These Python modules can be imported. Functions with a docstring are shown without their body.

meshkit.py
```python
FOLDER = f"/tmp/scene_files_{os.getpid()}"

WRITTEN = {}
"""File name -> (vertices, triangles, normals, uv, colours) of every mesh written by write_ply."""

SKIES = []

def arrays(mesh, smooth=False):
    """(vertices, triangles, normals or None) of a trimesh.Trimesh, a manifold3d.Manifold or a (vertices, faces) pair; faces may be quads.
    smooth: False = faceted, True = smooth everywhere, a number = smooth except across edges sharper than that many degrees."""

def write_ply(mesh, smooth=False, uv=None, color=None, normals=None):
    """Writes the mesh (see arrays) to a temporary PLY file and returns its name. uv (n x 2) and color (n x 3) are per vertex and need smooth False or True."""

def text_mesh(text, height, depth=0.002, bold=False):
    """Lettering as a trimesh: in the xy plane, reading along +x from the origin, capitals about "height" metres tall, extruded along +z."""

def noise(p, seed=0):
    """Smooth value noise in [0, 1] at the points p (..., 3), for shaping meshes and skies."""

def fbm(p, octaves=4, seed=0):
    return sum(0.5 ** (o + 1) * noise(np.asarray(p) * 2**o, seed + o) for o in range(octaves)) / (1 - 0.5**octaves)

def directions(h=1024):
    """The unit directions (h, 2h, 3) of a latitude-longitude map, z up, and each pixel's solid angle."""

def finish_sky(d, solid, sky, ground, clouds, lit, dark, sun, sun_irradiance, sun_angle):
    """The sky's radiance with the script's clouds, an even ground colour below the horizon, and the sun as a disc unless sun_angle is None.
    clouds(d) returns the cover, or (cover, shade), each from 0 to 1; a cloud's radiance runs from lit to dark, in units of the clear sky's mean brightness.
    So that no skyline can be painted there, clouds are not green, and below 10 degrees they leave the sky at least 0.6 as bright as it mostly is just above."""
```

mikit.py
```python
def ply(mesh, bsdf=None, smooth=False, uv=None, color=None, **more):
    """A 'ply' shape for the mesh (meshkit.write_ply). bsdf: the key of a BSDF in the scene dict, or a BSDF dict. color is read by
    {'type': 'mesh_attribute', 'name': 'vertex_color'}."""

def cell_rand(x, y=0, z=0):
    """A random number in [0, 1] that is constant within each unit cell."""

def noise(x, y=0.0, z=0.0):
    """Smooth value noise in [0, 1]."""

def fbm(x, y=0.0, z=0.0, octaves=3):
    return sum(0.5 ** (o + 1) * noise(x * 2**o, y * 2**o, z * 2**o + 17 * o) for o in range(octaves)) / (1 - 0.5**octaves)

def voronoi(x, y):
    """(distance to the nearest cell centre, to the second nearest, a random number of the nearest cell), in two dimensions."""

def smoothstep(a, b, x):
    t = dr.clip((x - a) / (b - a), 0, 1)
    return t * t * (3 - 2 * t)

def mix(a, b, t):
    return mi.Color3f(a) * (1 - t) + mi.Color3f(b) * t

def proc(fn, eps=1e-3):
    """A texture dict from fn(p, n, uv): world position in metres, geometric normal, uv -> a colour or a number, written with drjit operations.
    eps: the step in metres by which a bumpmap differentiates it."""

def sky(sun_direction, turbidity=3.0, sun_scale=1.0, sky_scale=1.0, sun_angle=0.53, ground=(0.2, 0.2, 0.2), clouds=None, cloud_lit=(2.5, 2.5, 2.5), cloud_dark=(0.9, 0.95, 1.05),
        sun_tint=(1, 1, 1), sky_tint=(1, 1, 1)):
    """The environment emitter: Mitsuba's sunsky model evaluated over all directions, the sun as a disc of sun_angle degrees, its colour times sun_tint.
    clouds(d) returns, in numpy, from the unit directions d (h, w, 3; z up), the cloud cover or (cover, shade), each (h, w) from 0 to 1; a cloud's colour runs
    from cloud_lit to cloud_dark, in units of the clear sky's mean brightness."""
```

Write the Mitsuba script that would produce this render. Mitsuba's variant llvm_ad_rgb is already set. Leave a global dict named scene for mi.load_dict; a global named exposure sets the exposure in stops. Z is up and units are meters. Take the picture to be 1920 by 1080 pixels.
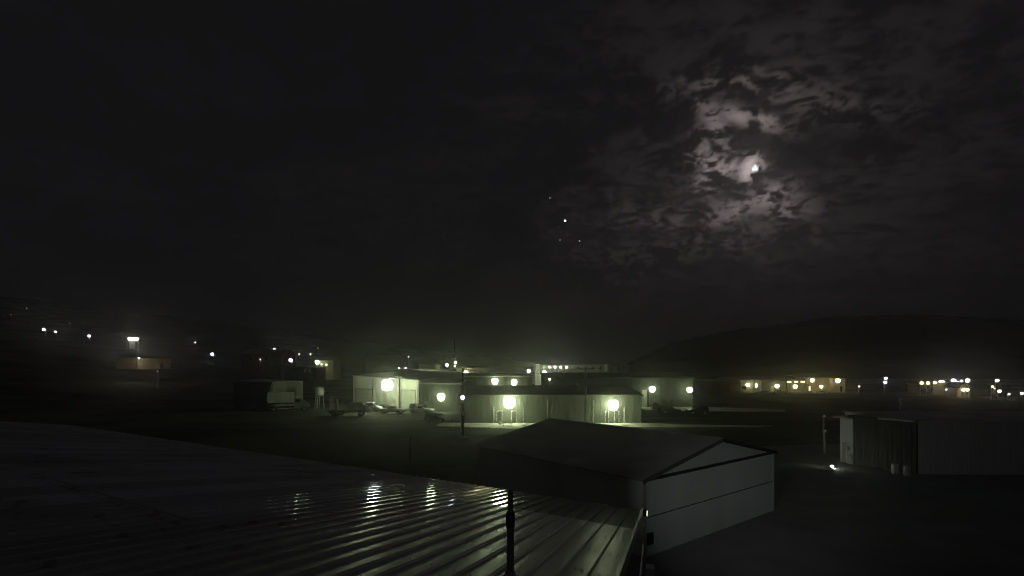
import math, random
import numpy as np
import drjit as dr
import trimesh
import mitsuba as mi
import mikit, meshkit
from mikit import proc, noise, fbm, voronoi, cell_rand, smoothstep, mix

T = mi.ScalarTransform4f
scene, labels = {}, {}
random.seed(7)
rng = np.random.default_rng(7)

# ------------------------------------------------------------------ camera, sky, exposure
CAM_H, HORIZON, FOC = 10.0, 690.0, 960.0          # metres, photo rows, photo pixels
exposure = 0.0
SIGMA = 0.0018
scene['camera'] = {'type': 'perspective', 'fov': 90.0, 'fov_axis': 'x', 'near_clip': 0.05, 'far_clip': 20000.0,
                   'to_world': T().look_at(origin=[0, 0, CAM_H], target=[0, 1, CAM_H], up=[0, 0, 1]),
                   'principal_point_offset_y': (540.0 - HORIZON) / 1080.0,
                   'medium': {'type': 'ref', 'id': 'haze_medium'}}

MOON = np.array([(1415 - 960) / 960, 1.0, (690 - 317) / 960]); MOON /= np.linalg.norm(MOON)


def night_clouds(d):
    """Overcast night: cover 1 everywhere; shade runs from moonlit (0) to dark (1)."""
    h = np.maximum(d[..., 2], 0.0)
    k = 1.0 / (h + 0.16)                                       # a cloud layer seen from below
    p = np.stack([d[..., 0] * k, d[..., 1] * k, 0 * h], -1)
    w = meshkit.fbm(p * 2.2 + 3.1, 4, 11)
    w2 = meshkit.fbm(p * 2.2 + 9.7, 4, 23)
    q = p + 0.42 * np.stack([w - 0.5, w2 - 0.5, 0 * w], -1)
    big = meshkit.fbm(q * [2.6, 3.4, 1] + 5.0, 5, 3)
    fine = meshkit.fbm(q * [10.0, 15.0, 1] + 1.0, 5, 5)
    rid = 1 - np.abs(2 * meshkit.fbm(q * [7.0, 9.5, 1] + 2.0, 5, 9) - 1)
    # angular offsets from the moon, degrees (to its right, upwards)
    ez = np.array([0, 0, 1.0]); ex = np.cross(MOON, ez); ex /= np.linalg.norm(ex); ey = np.cross(ex, MOON)
    f = np.maximum(d @ MOON, 1e-3)
    a, b = np.degrees((d @ ex) / f), np.degrees((d @ ey) / f)
    a, b = a + 7 * (w - 0.5), b + 7 * (w2 - 0.5)
    r = np.hypot(a, b * 1.1)
    front = (d @ MOON) > 0.2

    def bank(ca, cb, sa, sb, rot=0.0):
        c, s = math.cos(rot), math.sin(rot)
        x, y = (a - ca) * c + (b - cb) * s, -(a - ca) * s + (b - cb) * c
        return np.exp(-0.5 * ((x / sa) ** 2 + (y / sb) ** 2))
    thick = np.maximum.reduce([bank(-3.9, 3.6, 0.8, 2.2, 0.35), bank(-0.9, 3.5, 2.6, 0.6, -0.28), bank(-4.6, 0.5, 1.0, 2.2, 0.1),
                               bank(-3.6, -0.6, 1.1, 0.9), bank(-2.4, -4.4, 2.6, 0.8, 0.1), bank(1.2, -3.6, 1.7, 0.8, 0.1), bank(3.6, -4.8, 2.0, 0.8, -0.2),
                               0.75 * bank(-2.2, 7.0, 3.6, 0.8, -0.15), 0.7 * bank(-9.0, -4.5, 4.5, 1.2, -0.3), 0.5 * bank(-5, -7.5, 9, 1.2), 0.5 * bank(6, 4.5, 4.5, 1.0, -0.3),
                               0.55 * bank(-0.2, -0.6, 1.0, 0.8)])
    n1 = meshkit.fbm(np.stack([a * 0.80 + 0.35 * b, b * 1.15, 0 * a], -1) + 40 + 2.4 * np.stack([fine, rid, 0 * a], -1), 5, 31)
    n2 = 1 - np.abs(2 * meshkit.fbm(np.stack([a * 0.75 - 0.2 * b, b * 1.25, 0 * a], -1) + 70 + 2.0 * np.stack([rid, fine, 0 * a], -1), 5, 37) - 1)
    frag = 0.55 * n1 + 0.45 * n2
    ripple = meshkit.fbm(np.stack([a * 0.55 + 0.2 * b, b * 2.1, 0 * a], -1) + 15 + 1.5 * np.stack([fine, fine, 0 * a], -1), 4, 41)
    lace = smoothstep_np(0.525, 0.735, 0.24 * rid + 0.20 * fine + 0.36 * frag + 0.20 * ripple + 0.22 * (big - 0.5))
    lit = thick * smoothstep_np(0.55, 0.70, 0.8 * frag + 0.2 * ripple + 0.10 * (thick - 0.45)) * (0.60 * np.exp(-(r / 5.2) ** 2) + 0.07) * (0.55 + 0.9 * n1)
    halo = np.exp(-(r / 8.0) ** 2) * 0.048 + np.exp(-(r / 17.0) ** 2) * 0.0135 + np.exp(-(r / 30.0) ** 2) * 0.0036
    streak = lace * (0.30 + 0.70 * smoothstep_np(0.34, 0.60, big + 0.2 * (frag - 0.5))) * halo
    gap = 1 - 0.85 * np.maximum(bank(0.6, 1.4, 2.6, 1.0, -0.2), np.maximum(bank(3.6, 0.4, 2.2, 2.0), bank(-1.4, -2.2, 1.6, 0.7, 0.15)))
    disc = np.exp(-0.5 * (np.hypot((d @ ex) / f, (d @ ey) / f) / 0.0040) ** 4)
    core = bank(-0.45, -0.95, 0.50, 0.85, -0.5) * smoothstep_np(0.50, 0.62, frag + 0.35 * (bank(-0.45, -0.95, 0.5, 0.9, -0.5) - 0.5)) * 1.0 + bank(-1.9, -0.15, 0.35, 0.25) * 0.35
    base = 0.0016 * smoothstep_np(0.30, 0.75, big * 0.6 + fine * 0.4) + 0.0022 * lace * smoothstep_np(0.40, 0.60, big)
    v = np.where(front, np.clip((lit + streak) * gap + core + base + 0.0 * disc, 0, 1), base)
    return np.ones_like(v), 1.0 - v


def smoothstep_np(a, b, x):
    t = np.clip((x - a) / (b - a), 0, 1)
    return t * t * (3 - 2 * t)


SKY_UNIT = 0.00823                                              # mean brightness of the night sky model
DARK = 0.0074
scene['sky_light'] = mikit.sky(MOON.tolist(), turbidity=3, sun_scale=9e-5, sky_scale=1.0e-1, sun_angle=0.5, ground=(0.1, 0.1, 0.1),
                               clouds=night_clouds, cloud_lit=(0.90 / SKY_UNIT, 0.735 / SKY_UNIT, 0.73 / SKY_UNIT),
                               cloud_dark=(1.0 * DARK / SKY_UNIT, 0.955 * DARK / SKY_UNIT, 1.09 * DARK / SKY_UNIT), sun_tint=(0.60, 1.0, 1.75))
scene['sky_light']['sampling_weight'] = 2.5                  # a fair share of the light samples for sky and lamps
# ---- END SKY

# ------------------------------------------------------------------ helpers


def XY(px, D):
    return np.array([(px - 960.0) / FOC * D, D])


def Z(py, D):
    return CAM_H - (py - HORIZON) / FOC * D


def P(px, py, D):
    return np.array([*XY(px, D), Z(py, D)])


def numbered(key):
    base, _, last = key.rpartition('__')
    if key not in scene and key not in USED:
        USED.add(key); return key
    i = 1
    while f'{key}_{i:03d}' in USED or f'{key}_{i:03d}' in scene:
        i += 1
    k = f'{key}_{i:03d}'; USED.add(k)
    return k


USED = set()


def thing(name, label, cat, group=None):
    key = numbered(name)
    labels[key] = {'label': label, 'category': cat}
    if group:
        labels[key]['group'] = group
    return key


def obj(name, mesh, mat, parent=None, smooth=False, label=None, kind=None, **more):
    key = numbered(f'{parent}__{name}' if parent else name)
    if isinstance(mesh, list):
        mesh = trimesh.util.concatenate(mesh)
    scene[key] = mikit.ply(mesh, mat, smooth=smooth, **more)
    if label or kind:
        labels.setdefault(key, {})
        if label: labels[key]['label'] = label
        if kind: labels[key]['kind'] = kind
    return key


def one(name, mesh, mat, label, cat, group=None, smooth=False, **more):
    key = thing(name, label, cat, group); USED.discard(key)
    if isinstance(mesh, list):
        mesh = trimesh.util.concatenate(mesh)
    scene[key] = mikit.ply(mesh, mat, smooth=smooth, **more); USED.add(key)
    return key


def frame(o, ux, uz=(0, 0, 1)):
    """4x4: local x along ux (horizontal), local z up, local y to the left of x."""
    ux = np.array([ux[0], ux[1], ux[2] if len(ux) > 2 else 0.0], float); ux /= np.linalg.norm(ux)
    uz = np.array(uz, float); uy = np.cross(uz, ux); uy /= np.linalg.norm(uy); uz = np.cross(ux, uy)
    m = np.eye(4); m[:3, 0], m[:3, 1], m[:3, 2] = ux, uy, uz
    m[:3, 3] = [o[0], o[1], o[2] if len(o) > 2 else 0.0]
    return m


def bx(x0, x1, y0, y1, z0, z1, m=None):
    b = trimesh.creation.box([x1 - x0, y1 - y0, z1 - z0])
    b.apply_translation([(x0 + x1) / 2, (y0 + y1) / 2, (z0 + z1) / 2])
    if m is not None: b.apply_transform(m)
    return b


def prism(pts, y0, y1, m=None):
    """outline in local (x, z), extruded from y0 to y1."""
    from shapely.geometry import Polygon
    e = trimesh.creation.extrude_polygon(Polygon(pts), y1 - y0, engine='earcut')
    v = e.vertices.copy()
    e.vertices = np.stack([v[:, 0], y0 + v[:, 2], v[:, 1]], -1)
    if m is not None: e.apply_transform(m)
    if e.volume < 0: e.invert()
    return e


def tube(a, b, r, n=10, r2=None):
    a, b = np.asarray(a, float), np.asarray(b, float)
    r2 = r if r2 is None else r2
    t = b - a; L = np.linalg.norm(t); t /= L
    x = np.cross(t, [0, 0, 1.0] if abs(t[2]) < 0.9 else [1.0, 0, 0]); x /= np.linalg.norm(x); y = np.cross(t, x)
    an = np.arange(n) * 2 * np.pi / n
    ring = np.cos(an)[:, None] * x + np.sin(an)[:, None] * y
    v = np.vstack([a + ring * r, b + ring * r2, [a], [b]])
    i = np.arange(n); j = (i + 1) % n
    f = np.vstack([np.stack([i, j, j + n], 1), np.stack([i, j + n, i + n], 1), np.stack([j, i, i * 0 + 2 * n], 1), np.stack([i + n, j + n, i * 0 + 2 * n + 1], 1)])
    return trimesh.Trimesh(v, f, process=False)


def hull(pts):
    return trimesh.convex.convex_hull(np.asarray(pts, float))


def lathe(profile, at, n=20):
    r = trimesh.creation.revolve(np.array(profile, float), sections=n)
    r.apply_translation(at)
    return r


def rgb(c):
    return {'type': 'rgb', 'value': list(map(float, c))}


def mat(key, c, rough=0.6, metal=0.0, spec=0.5, two=False):
    b = {'type': 'principled', 'base_color': c if isinstance(c, dict) else rgb(c), 'roughness': rough, 'metallic': metal, 'specular': spec}
    scene[key] = {'type': 'twosided', 'bsdf': b} if two else b
    return key


def grain(c, amt, scale, dirt=None, dirt_amt=0.0, dirt_scale=0.3, streak=False):
    c = tuple(c)

    def fn(p, n, uv):
        a = fbm(p.x * scale, p.y * scale, p.z * scale * (0.15 if streak else 1.0), 4)
        k = 1 + amt * (a - 0.5) * 2
        col = mi.Color3f(*c) * k
        if dirt is not None:
            d = smoothstep(0.45, 0.8, fbm(p.x * dirt_scale + 5, p.y * dirt_scale, p.z * dirt_scale * (0.2 if streak else 1.0), 4)) * dirt_amt
            col = mix(col, dirt, d)
        return col
    return proc(fn)


# ------------------------------------------------------------------ materials
def ground_fn(p, n, uv):
    a = fbm(p.x * 0.06, p.y * 0.06, 0.0, 5)
    b = fbm(p.x * 1.7, p.y * 1.7, 3.0, 3)
    tr = smoothstep(0.52, 0.62, fbm(p.x * 0.03 + 9, p.y * 0.22, 0.0, 3))
    col = mix((0.065, 0.066, 0.06), (0.14, 0.137, 0.122), smoothstep(0.35, 0.65, a))
    col = mix(col, (0.15, 0.145, 0.13), tr * 0.5)
    return col * (0.75 + 0.5 * b)


mat('m_ground', proc(ground_fn), 0.92, 0, 0.2)
mat('m_hill', grain((0.06, 0.06, 0.055), 0.25, 0.05), 0.95, 0, 0.1)
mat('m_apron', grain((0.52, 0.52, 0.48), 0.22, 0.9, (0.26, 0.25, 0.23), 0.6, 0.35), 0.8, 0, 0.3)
mat('m_yard', grain((0.23, 0.23, 0.23), 0.20, 0.5, (0.14, 0.28, 0.27), 0.6, 0.12), 0.85, 0, 0.3)
mat('m_road', grain((0.06, 0.06, 0.06), 0.3, 1.5), 0.85, 0, 0.3)
mat('m_siding_green', grain((0.092, 0.099, 0.082), 0.16, 1.2, (0.065, 0.065, 0.055), 0.65, 0.5, True), 0.55, 0, 0.4)
mat('m_siding_grey', grain((0.15, 0.16, 0.145), 0.10, 1.2, (0.08, 0.08, 0.07), 0.5, 0.5, True), 0.55, 0, 0.4)
mat('m_siding_white', grain((0.66, 0.67, 0.62), 0.07, 1.2, (0.36, 0.35, 0.31), 0.55, 0.5, True), 0.5, 0, 0.4)
mat('m_siding_shed', grain((0.86, 0.88, 0.87), 0.04, 0.9, (0.66, 0.67, 0.65), 0.5, 0.35, True), 0.55, 0, 0.5)
mat('m_siding_tan', grain((0.44, 0.38, 0.25), 0.10, 0.8, (0.22, 0.19, 0.14), 0.5, 0.3, True), 0.7, 0, 0.3)
mat('m_siding_cream', grain((0.68, 0.56, 0.36), 0.08, 0.8, (0.45, 0.37, 0.25), 0.5, 0.3, True), 0.7, 0, 0.3)
mat('m_siding_olive', grain((0.26, 0.25, 0.18), 0.15, 0.8), 0.7, 0, 0.3)
mat('m_siding_brown', grain((0.17, 0.12, 0.09), 0.15, 0.8), 0.7, 0, 0.3)
mat('m_dark_wall', grain((0.24, 0.24, 0.24), 0.2, 0.8), 0.7, 0, 0.3)
mat('m_right_wall', grain((0.74, 0.74, 0.74), 0.10, 0.5, (0.48, 0.48, 0.47), 0.5, 0.2, True), 0.6, 0, 0.4)
mat('m_side_wall', grain((0.07, 0.07, 0.068), 0.2, 0.8), 0.7, 0, 0.3)
mat('m_trim_pale', (0.55, 0.55, 0.50), 0.45, 0, 0.5)
mat('m_trim_dark', (0.035, 0.035, 0.035), 0.5, 0, 0.4)
mat('m_roof_dark', grain((0.60, 0.60, 0.58), 0.20, 0.7, (0.32, 0.29, 0.24), 0.6, 0.25), 0.75, 0, 0.3)
mat('m_roof_brown', grain((0.20, 0.19, 0.15), 0.25, 0.4), 0.8, 0, 0.2)
mat('m_door', grain((0.50, 0.51, 0.46), 0.06, 1.0, (0.30, 0.30, 0.27), 0.4, 0.6, True), 0.5, 0, 0.5)
mat('m_door_dark', (0.05, 0.05, 0.045), 0.45, 0, 0.5)
mat('m_glass_dark', (0.012, 0.014, 0.016), 0.08, 0, 0.6)
mat('m_wood', grain((0.10, 0.075, 0.05), 0.4, 6.0), 0.85, 0, 0.2)
mat('m_steel', (0.42, 0.42, 0.42), 0.38, 0.9)
mat('m_black', (0.02, 0.02, 0.02), 0.6, 0, 0.4)
mat('m_rubber', (0.018, 0.018, 0.018), 0.85, 0, 0.2)
mat('m_hub', (0.5, 0.5, 0.5), 0.35, 0.8)
mat('m_car_white', (0.84, 0.85, 0.82), 0.32, 0, 0.8)
mat('m_car_silver', (0.55, 0.56, 0.54), 0.32, 0.2, 0.8)
mat('m_car_dark', (0.03, 0.032, 0.035), 0.22, 0, 0.6)
mat('m_car_blue', (0.14, 0.17, 0.18), 0.25, 0, 0.6)
mat('m_lens', (0.6, 0.6, 0.55), 0.15, 0, 0.6)
mat('m_crate', grain((0.62, 0.60, 0.54), 0.15, 2.0), 0.8, 0, 0.3)
mat('m_tank', grain((0.55, 0.57, 0.54), 0.08, 1.0), 0.35, 0, 0.5)


def roof_color(p, n, uv):
    # zinc sheet: even grey, brown dirt drifts and small spots on it
    d = smoothstep(0.50, 0.72, fbm(p.x * 0.45 + 3, p.y * 0.33, 0.0, 4))
    s = smoothstep(0.66, 0.74, fbm(p.x * 5.1, p.y * 4.3, 7.0, 3)) * d
    col = mix((0.78, 0.78, 0.80), (0.56, 0.53, 0.46), d * 0.7)
    return mix(col, (0.22, 0.21, 0.17), s * 0.5)


def roof_rough(p, n, uv):
    d = smoothstep(0.50, 0.72, fbm(p.x * 0.45 + 3, p.y * 0.33, 0.0, 4))
    return 0.06 + 0.06 * d + 0.02 * fbm(p.x * 2.0, p.y * 2.0, 0.0, 2)


def roof_bump(p, n, uv):
    return fbm(p.x * 1.1, p.y * 0.8, 4.0, 2)


ROOF_TONES = []
for i, k in enumerate((1.0, 0.88, 1.1)):
    def fn(p, n, uv, k=k):
        return roof_color(p, n, uv) * k
    scene[f'm_roof_sheet_{i}'] = {'type': 'bumpmap', 'arbitrary': proc(roof_bump, 0.02), 'scale': 0.004,
                                  'bsdf': {'type': 'principled', 'base_color': proc(fn), 'roughness': proc(roof_rough), 'metallic': 0.75, 'specular': 0.5}}
    ROOF_TONES.append(f'm_roof_sheet_{i}')
scene['m_roof_sheet_dusty'] = {'type': 'bumpmap', 'arbitrary': proc(roof_bump, 0.02), 'scale': 0.006,
                               'bsdf': {'type': 'principled', 'base_color': proc(lambda p, n, uv: roof_color(p, n, uv) * 0.8), 'roughness': proc(lambda p, n, uv: 0.30 + 0.14 * fbm(p.x * 3.0, p.y * 3.0, 0.0, 3)), 'metallic': 0.6, 'specular': 0.5}}
scene['m_roof_sheet_dull'] = {'type': 'principled', 'base_color': proc(lambda p, n, uv: roof_color(p, n, uv) * 0.35), 'roughness': 0.5, 'metallic': 0.3, 'specular': 0.4}
mat('m_flashing', (0.5, 0.5, 0.5), 0.25, 0.9)
mat('m_conduit', (0.40, 0.40, 0.40), 0.4, 0.7)

# ------------------------------------------------------------------ terrain
def terrain(x, y):
    x, y = np.asarray(x, float), np.asarray(y, float)
    s = np.maximum(0, (-x * 0.92 + y * 0.30 - 155))
    h = 0.135 * s * s / (s + 60)
    n = meshkit.fbm(np.stack([x / 60, y / 60, 0 * x], -1) + 50, 4, 2) - 0.5
    return h * (1 + 0.15 * n)


gx = np.unique(np.concatenate([np.linspace(-1550, -700, 18), np.linspace(-700, 120, 83), np.linspace(120, 1550, 30)]))
gy = np.unique(np.concatenate([np.linspace(-300, 60, 8), np.linspace(60, 760, 71), np.linspace(760, 1500, 20)]))
GX, GY = np.meshgrid(gx, gy)
GZ = terrain(GX, GY)
nx, ny = len(gx), len(gy)
idx = np.arange(nx * ny).reshape(ny, nx)
quads = np.stack([idx[:-1, :-1], idx[:-1, 1:], idx[1:, 1:], idx[1:, :-1]], -1).reshape(-1, 4)
obj('ground', (np.stack([GX, GY, GZ], -1).reshape(-1, 3), quads), 'm_ground', smooth=True, kind='structure')


def mountain(name, ridge, D0, depth, seed):
    """ridge: photo (px, py) of the crest at distance D0, from left to right."""
    r = np.array(ridge, float)
    pxs = np.arange(r[0, 0], r[-1, 0] + 1, 9.0)
    pys = np.interp(pxs, r[:, 0], r[:, 1])
    rows = []
    for k, t in enumerate(np.linspace(0, 1, 14)):
        D = D0 - depth * (1 - t)
        x = (pxs - 960) / FOC * D0 * (0.75 + 0.25 * t)
        crest = CAM_H - (pys - HORIZON) / FOC * D0
        h = crest * t ** 1.25
        nz = meshkit.fbm(np.stack([x / 70, 0 * x + D / 70, 0 * x], -1) + seed, 5, seed) - 0.5
        h = h + nz * 46 * (t * (1 - t) * 2.2 + 0.10 * t)
        rows.append(np.stack([x, 0 * x + D, h - 3], -1))
    rows.append(rows[-1] * [1, 1, 0] + [0, 160, -4])
    v = np.stack(rows)
    m, n = v.shape[:2]
    i = np.arange(m * n).reshape(m, n)
    q = np.stack([i[:-1, :-1], i[:-1, 1:], i[1:, 1:], i[1:, :-1]], -1).reshape(-1, 4)
    obj(name, (v.reshape(-1, 3), q), 'm_hill', smooth=True, kind='structure')


mountain('mountain', [(1120, 700), (1190, 672), (1260, 640), (1330, 622), (1400, 613), (1480, 604), (1530, 593), (1570, 588), (1640, 587), (1720, 585), (1800, 589), (1920, 596), (2080, 604), (2300, 640)], 720, 260, 4)
mountain('mountain', [(-300, 690), (100, 664), (420, 664), (640, 674), (800, 681), (1000, 684), (1150, 690)], 820, 250, 8)

# ------------------------------------------------------------------ buildings
def corrugated(w, z0, zt, pitch=0.30, depth=0.035, z1=None):
    """front wall sheet in local (x, z) at y=0 facing -y, ribbed; top runs from zt to z1."""
    z1 = zt if z1 is None else z1
    n = max(2, int(round(w / pitch)))
    p = w / n
    xs, ys = [], []
    for i in range(n):
        for f, d in ((0, 0), (0.55, 0), (0.66, -depth), (0.88, -depth), (0.99, 0)):
            xs.append((i + f) * p); ys.append(d)
    xs.append(w); ys.append(0)
    xs, ys = np.array(xs), np.array(ys)
    top = zt + (z1 - zt) * xs / w
    m = len(xs)
    v = np.vstack([np.stack([xs, ys, 0 * xs + z0], -1), np.stack([xs, ys, top], -1)])
    i = np.arange(m - 1)
    f = np.vstack([np.stack([i, i + 1, i + 1 + m], 1), np.stack([i, i + 1 + m, i + m], 1)])
    return trimesh.Trimesh(v, f, process=False)


def block(name, A, B, depth, eave, label, wall='m_siding_green', roof='m_roof_dark', trim='m_trim_pale', ridge=None, eave_r=None, back=None,
          ribs=True, fascia=0.18, cat='building', group=None, z0=-0.3, over=0.35, pitch=0.30):
    """Building with its front from A to B (left to right as seen), depth behind it. ridge: height of a ridge parallel to the front;
    back: height of the back eave of a single-slope roof; eave_r: another eave height at B."""
    t = thing(name, label, cat, group)
    A, B = np.array(A, float), np.array(B, float)
    w = np.linalg.norm(B - A); m = frame(A, B - A)
    er = eave if eave_r is None else eave_r
    bk = eave if back is None else back
    bkr = bk + (er - eave)
    body = []
    if ridge is None:
        v = np.array([[0, .04, z0], [w, .04, z0], [w, depth, z0], [0, depth, z0], [0, .04, eave - .02], [w, .04, er - .02], [w, depth, bkr - .02], [0, depth, bk - .02]])
        body.append(hull(v))
    else:
        body.append(prism([(0.04, z0), (depth, z0), (depth, eave), (depth / 2, ridge - .02), (0.04, eave)], 0, w, np.array([[0, 1, 0, 0], [1, 0, 0, 0], [0, 0, 1, 0], [0, 0, 0, 1.0]])))
    for b in body: b.apply_transform(m)
    if ribs:
        c = corrugated(w, z0, eave, pitch, 0.035, er); c.apply_transform(m); body.append(c)
    obj('wall', body, wall, t)
    o = over
    if ridge is None:
        rv = [[-o, -o, eave], [w + o, -o, er], [w + o, depth + o, bkr], [-o, depth + o, bk]]
        rm = hull([[*q[:2], q[2]] for q in rv] + [[*q[:2], q[2] + 0.12] for q in rv]); rm.apply_transform(m)
    else:
        k = (ridge - eave) / (depth / 2)
        a = []
        for s in (0, 1):
            y0, y1 = (-o, depth / 2) if s == 0 else (depth / 2, depth + o)
            z0_, z1_ = (eave - k * o, ridge) if s == 0 else (ridge, eave - k * o)
            q = [[-o, y0, z0_], [w + o, y0, z0_], [w + o, y1, z1_], [-o, y1, z1_]]
            a.append(hull(q + [[x, y, z + 0.10] for x, y, z in q]))
        rm = trimesh.util.concatenate(a); rm.apply_transform(m)
    obj('roof', rm, roof, t)
    if fascia:
        kz = 0 if ridge is None else (ridge - eave) / (depth / 2) * o
        q = [[-o - .01, -o - .06, eave - kz + .125], [w + o + .01, -o - .06, er - kz + .125], [-o - .01, -o - .06, eave - kz + .125 - fascia], [w + o + .01, -o - .06, er - kz + .125 - fascia]]
        fm = hull(q + [[x, y + .055, z] for x, y, z in q]); fm.apply_transform(m)
        obj('gutter', fm, trim, t)
    return t, m, w


def local_x(m, px, y=0.0):
    """local x on the front line of frame m that is seen at photo column px."""
    o, u = m[:2, 3], m[:2, 0]
    k = (px - 960) / FOC
    return (k * o[1] - o[0]) / (u[0] - k * u[1])


def door(t, m, px0, px1, z0, z1, mt='m_door', frame_mat='m_trim_pale', knob=True, name='door', label=None):
    x0, x1 = local_x(m, px0), local_x(m, px1)
    fr = [bx(x0 - .07, x0, -.075, .02, z0, z1 + .07, m), bx(x1, x1 + .07, -.075, .02, z0, z1 + .07, m), bx(x0, x1, -.075, .02, z1, z1 + .07, m)]
    d = obj(name, bx(x0, x1, -.05, .02, z0 + .01, z1, m), mt, t, label=label)
    obj('frame', fr, frame_mat, d)
    if knob:
        obj('handle', tube(np.array([x1 - .10, -.12, z0 + 1.0]), np.array([x1 - .10, -.05, z0 + 1.0]), .03).apply_transform(m), 'm_steel', d)
    return d


def overhead_door(t, m, px0, px1, z1, panels=5):
    x0, x1 = local_x(m, px0), local_x(m, px1)
    d = obj('overhead_door', [bx(x0 - .16, x0, -.10, .02, 0, z1 + .16, m), bx(x1, x1 + .16, -.10, .02, 0, z1 + .16, m), bx(x0, x1, -.10, .02, z1, z1 + .16, m)], 'm_siding_grey', t)
    h = z1 / panels
    for i in range(panels):
        obj('panel', [bx(x0, x1, -.055 if i % 2 else -.06, .02, i * h + .035, (i + 1) * h - .01, m), bx(x0, x1, -.03, .02, i * h - .01, i * h + .035, m)], 'm_door', d)
    return d


def window(t, m, px0, px1, z0, z1, lit=None, mt='m_glass_dark'):
    x0, x1 = local_x(m, px0), local_x(m, px1)
    w = obj('window', [bx(x0 - .06, x0, -.08, .02, z0 - .06, z1 + .06, m), bx(x1, x1 + .06, -.08, .02, z0 - .06, z1 + .06, m), bx(x0, x1, -.08, .02, z1, z1 + .06, m), bx(x0, x1, -.08, .02, z0 - .06, z0, m)], 'm_trim_pale', t)
    more = {}
    if lit is not None:
        more['emitter'] = {'type': 'area', 'radiance': rgb(lit), 'sampling_weight': 0.02}
    obj('pane', bx(x0, x1, -.045, .02, z0, z1, m), mt, w, label='lit window pane' if lit is not None else None, **more)


def downpipe(t, m, px, z0, z1, mt='m_trim_pale'):
    x = local_x(m, px)
    obj('downpipe', bx(x - .06, x + .06, -.16, -.045, z0, z1, m), mt, t)


# ------------------------------------------------------------------ lamps
YG = np.array([0.86, 1.0, 0.56]); WARM = np.array([1.0, 0.86, 0.46]); BLUE = np.array([0.80, 0.84, 1.0]); WHITE = np.array([1.0, 0.98, 0.86])


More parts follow.
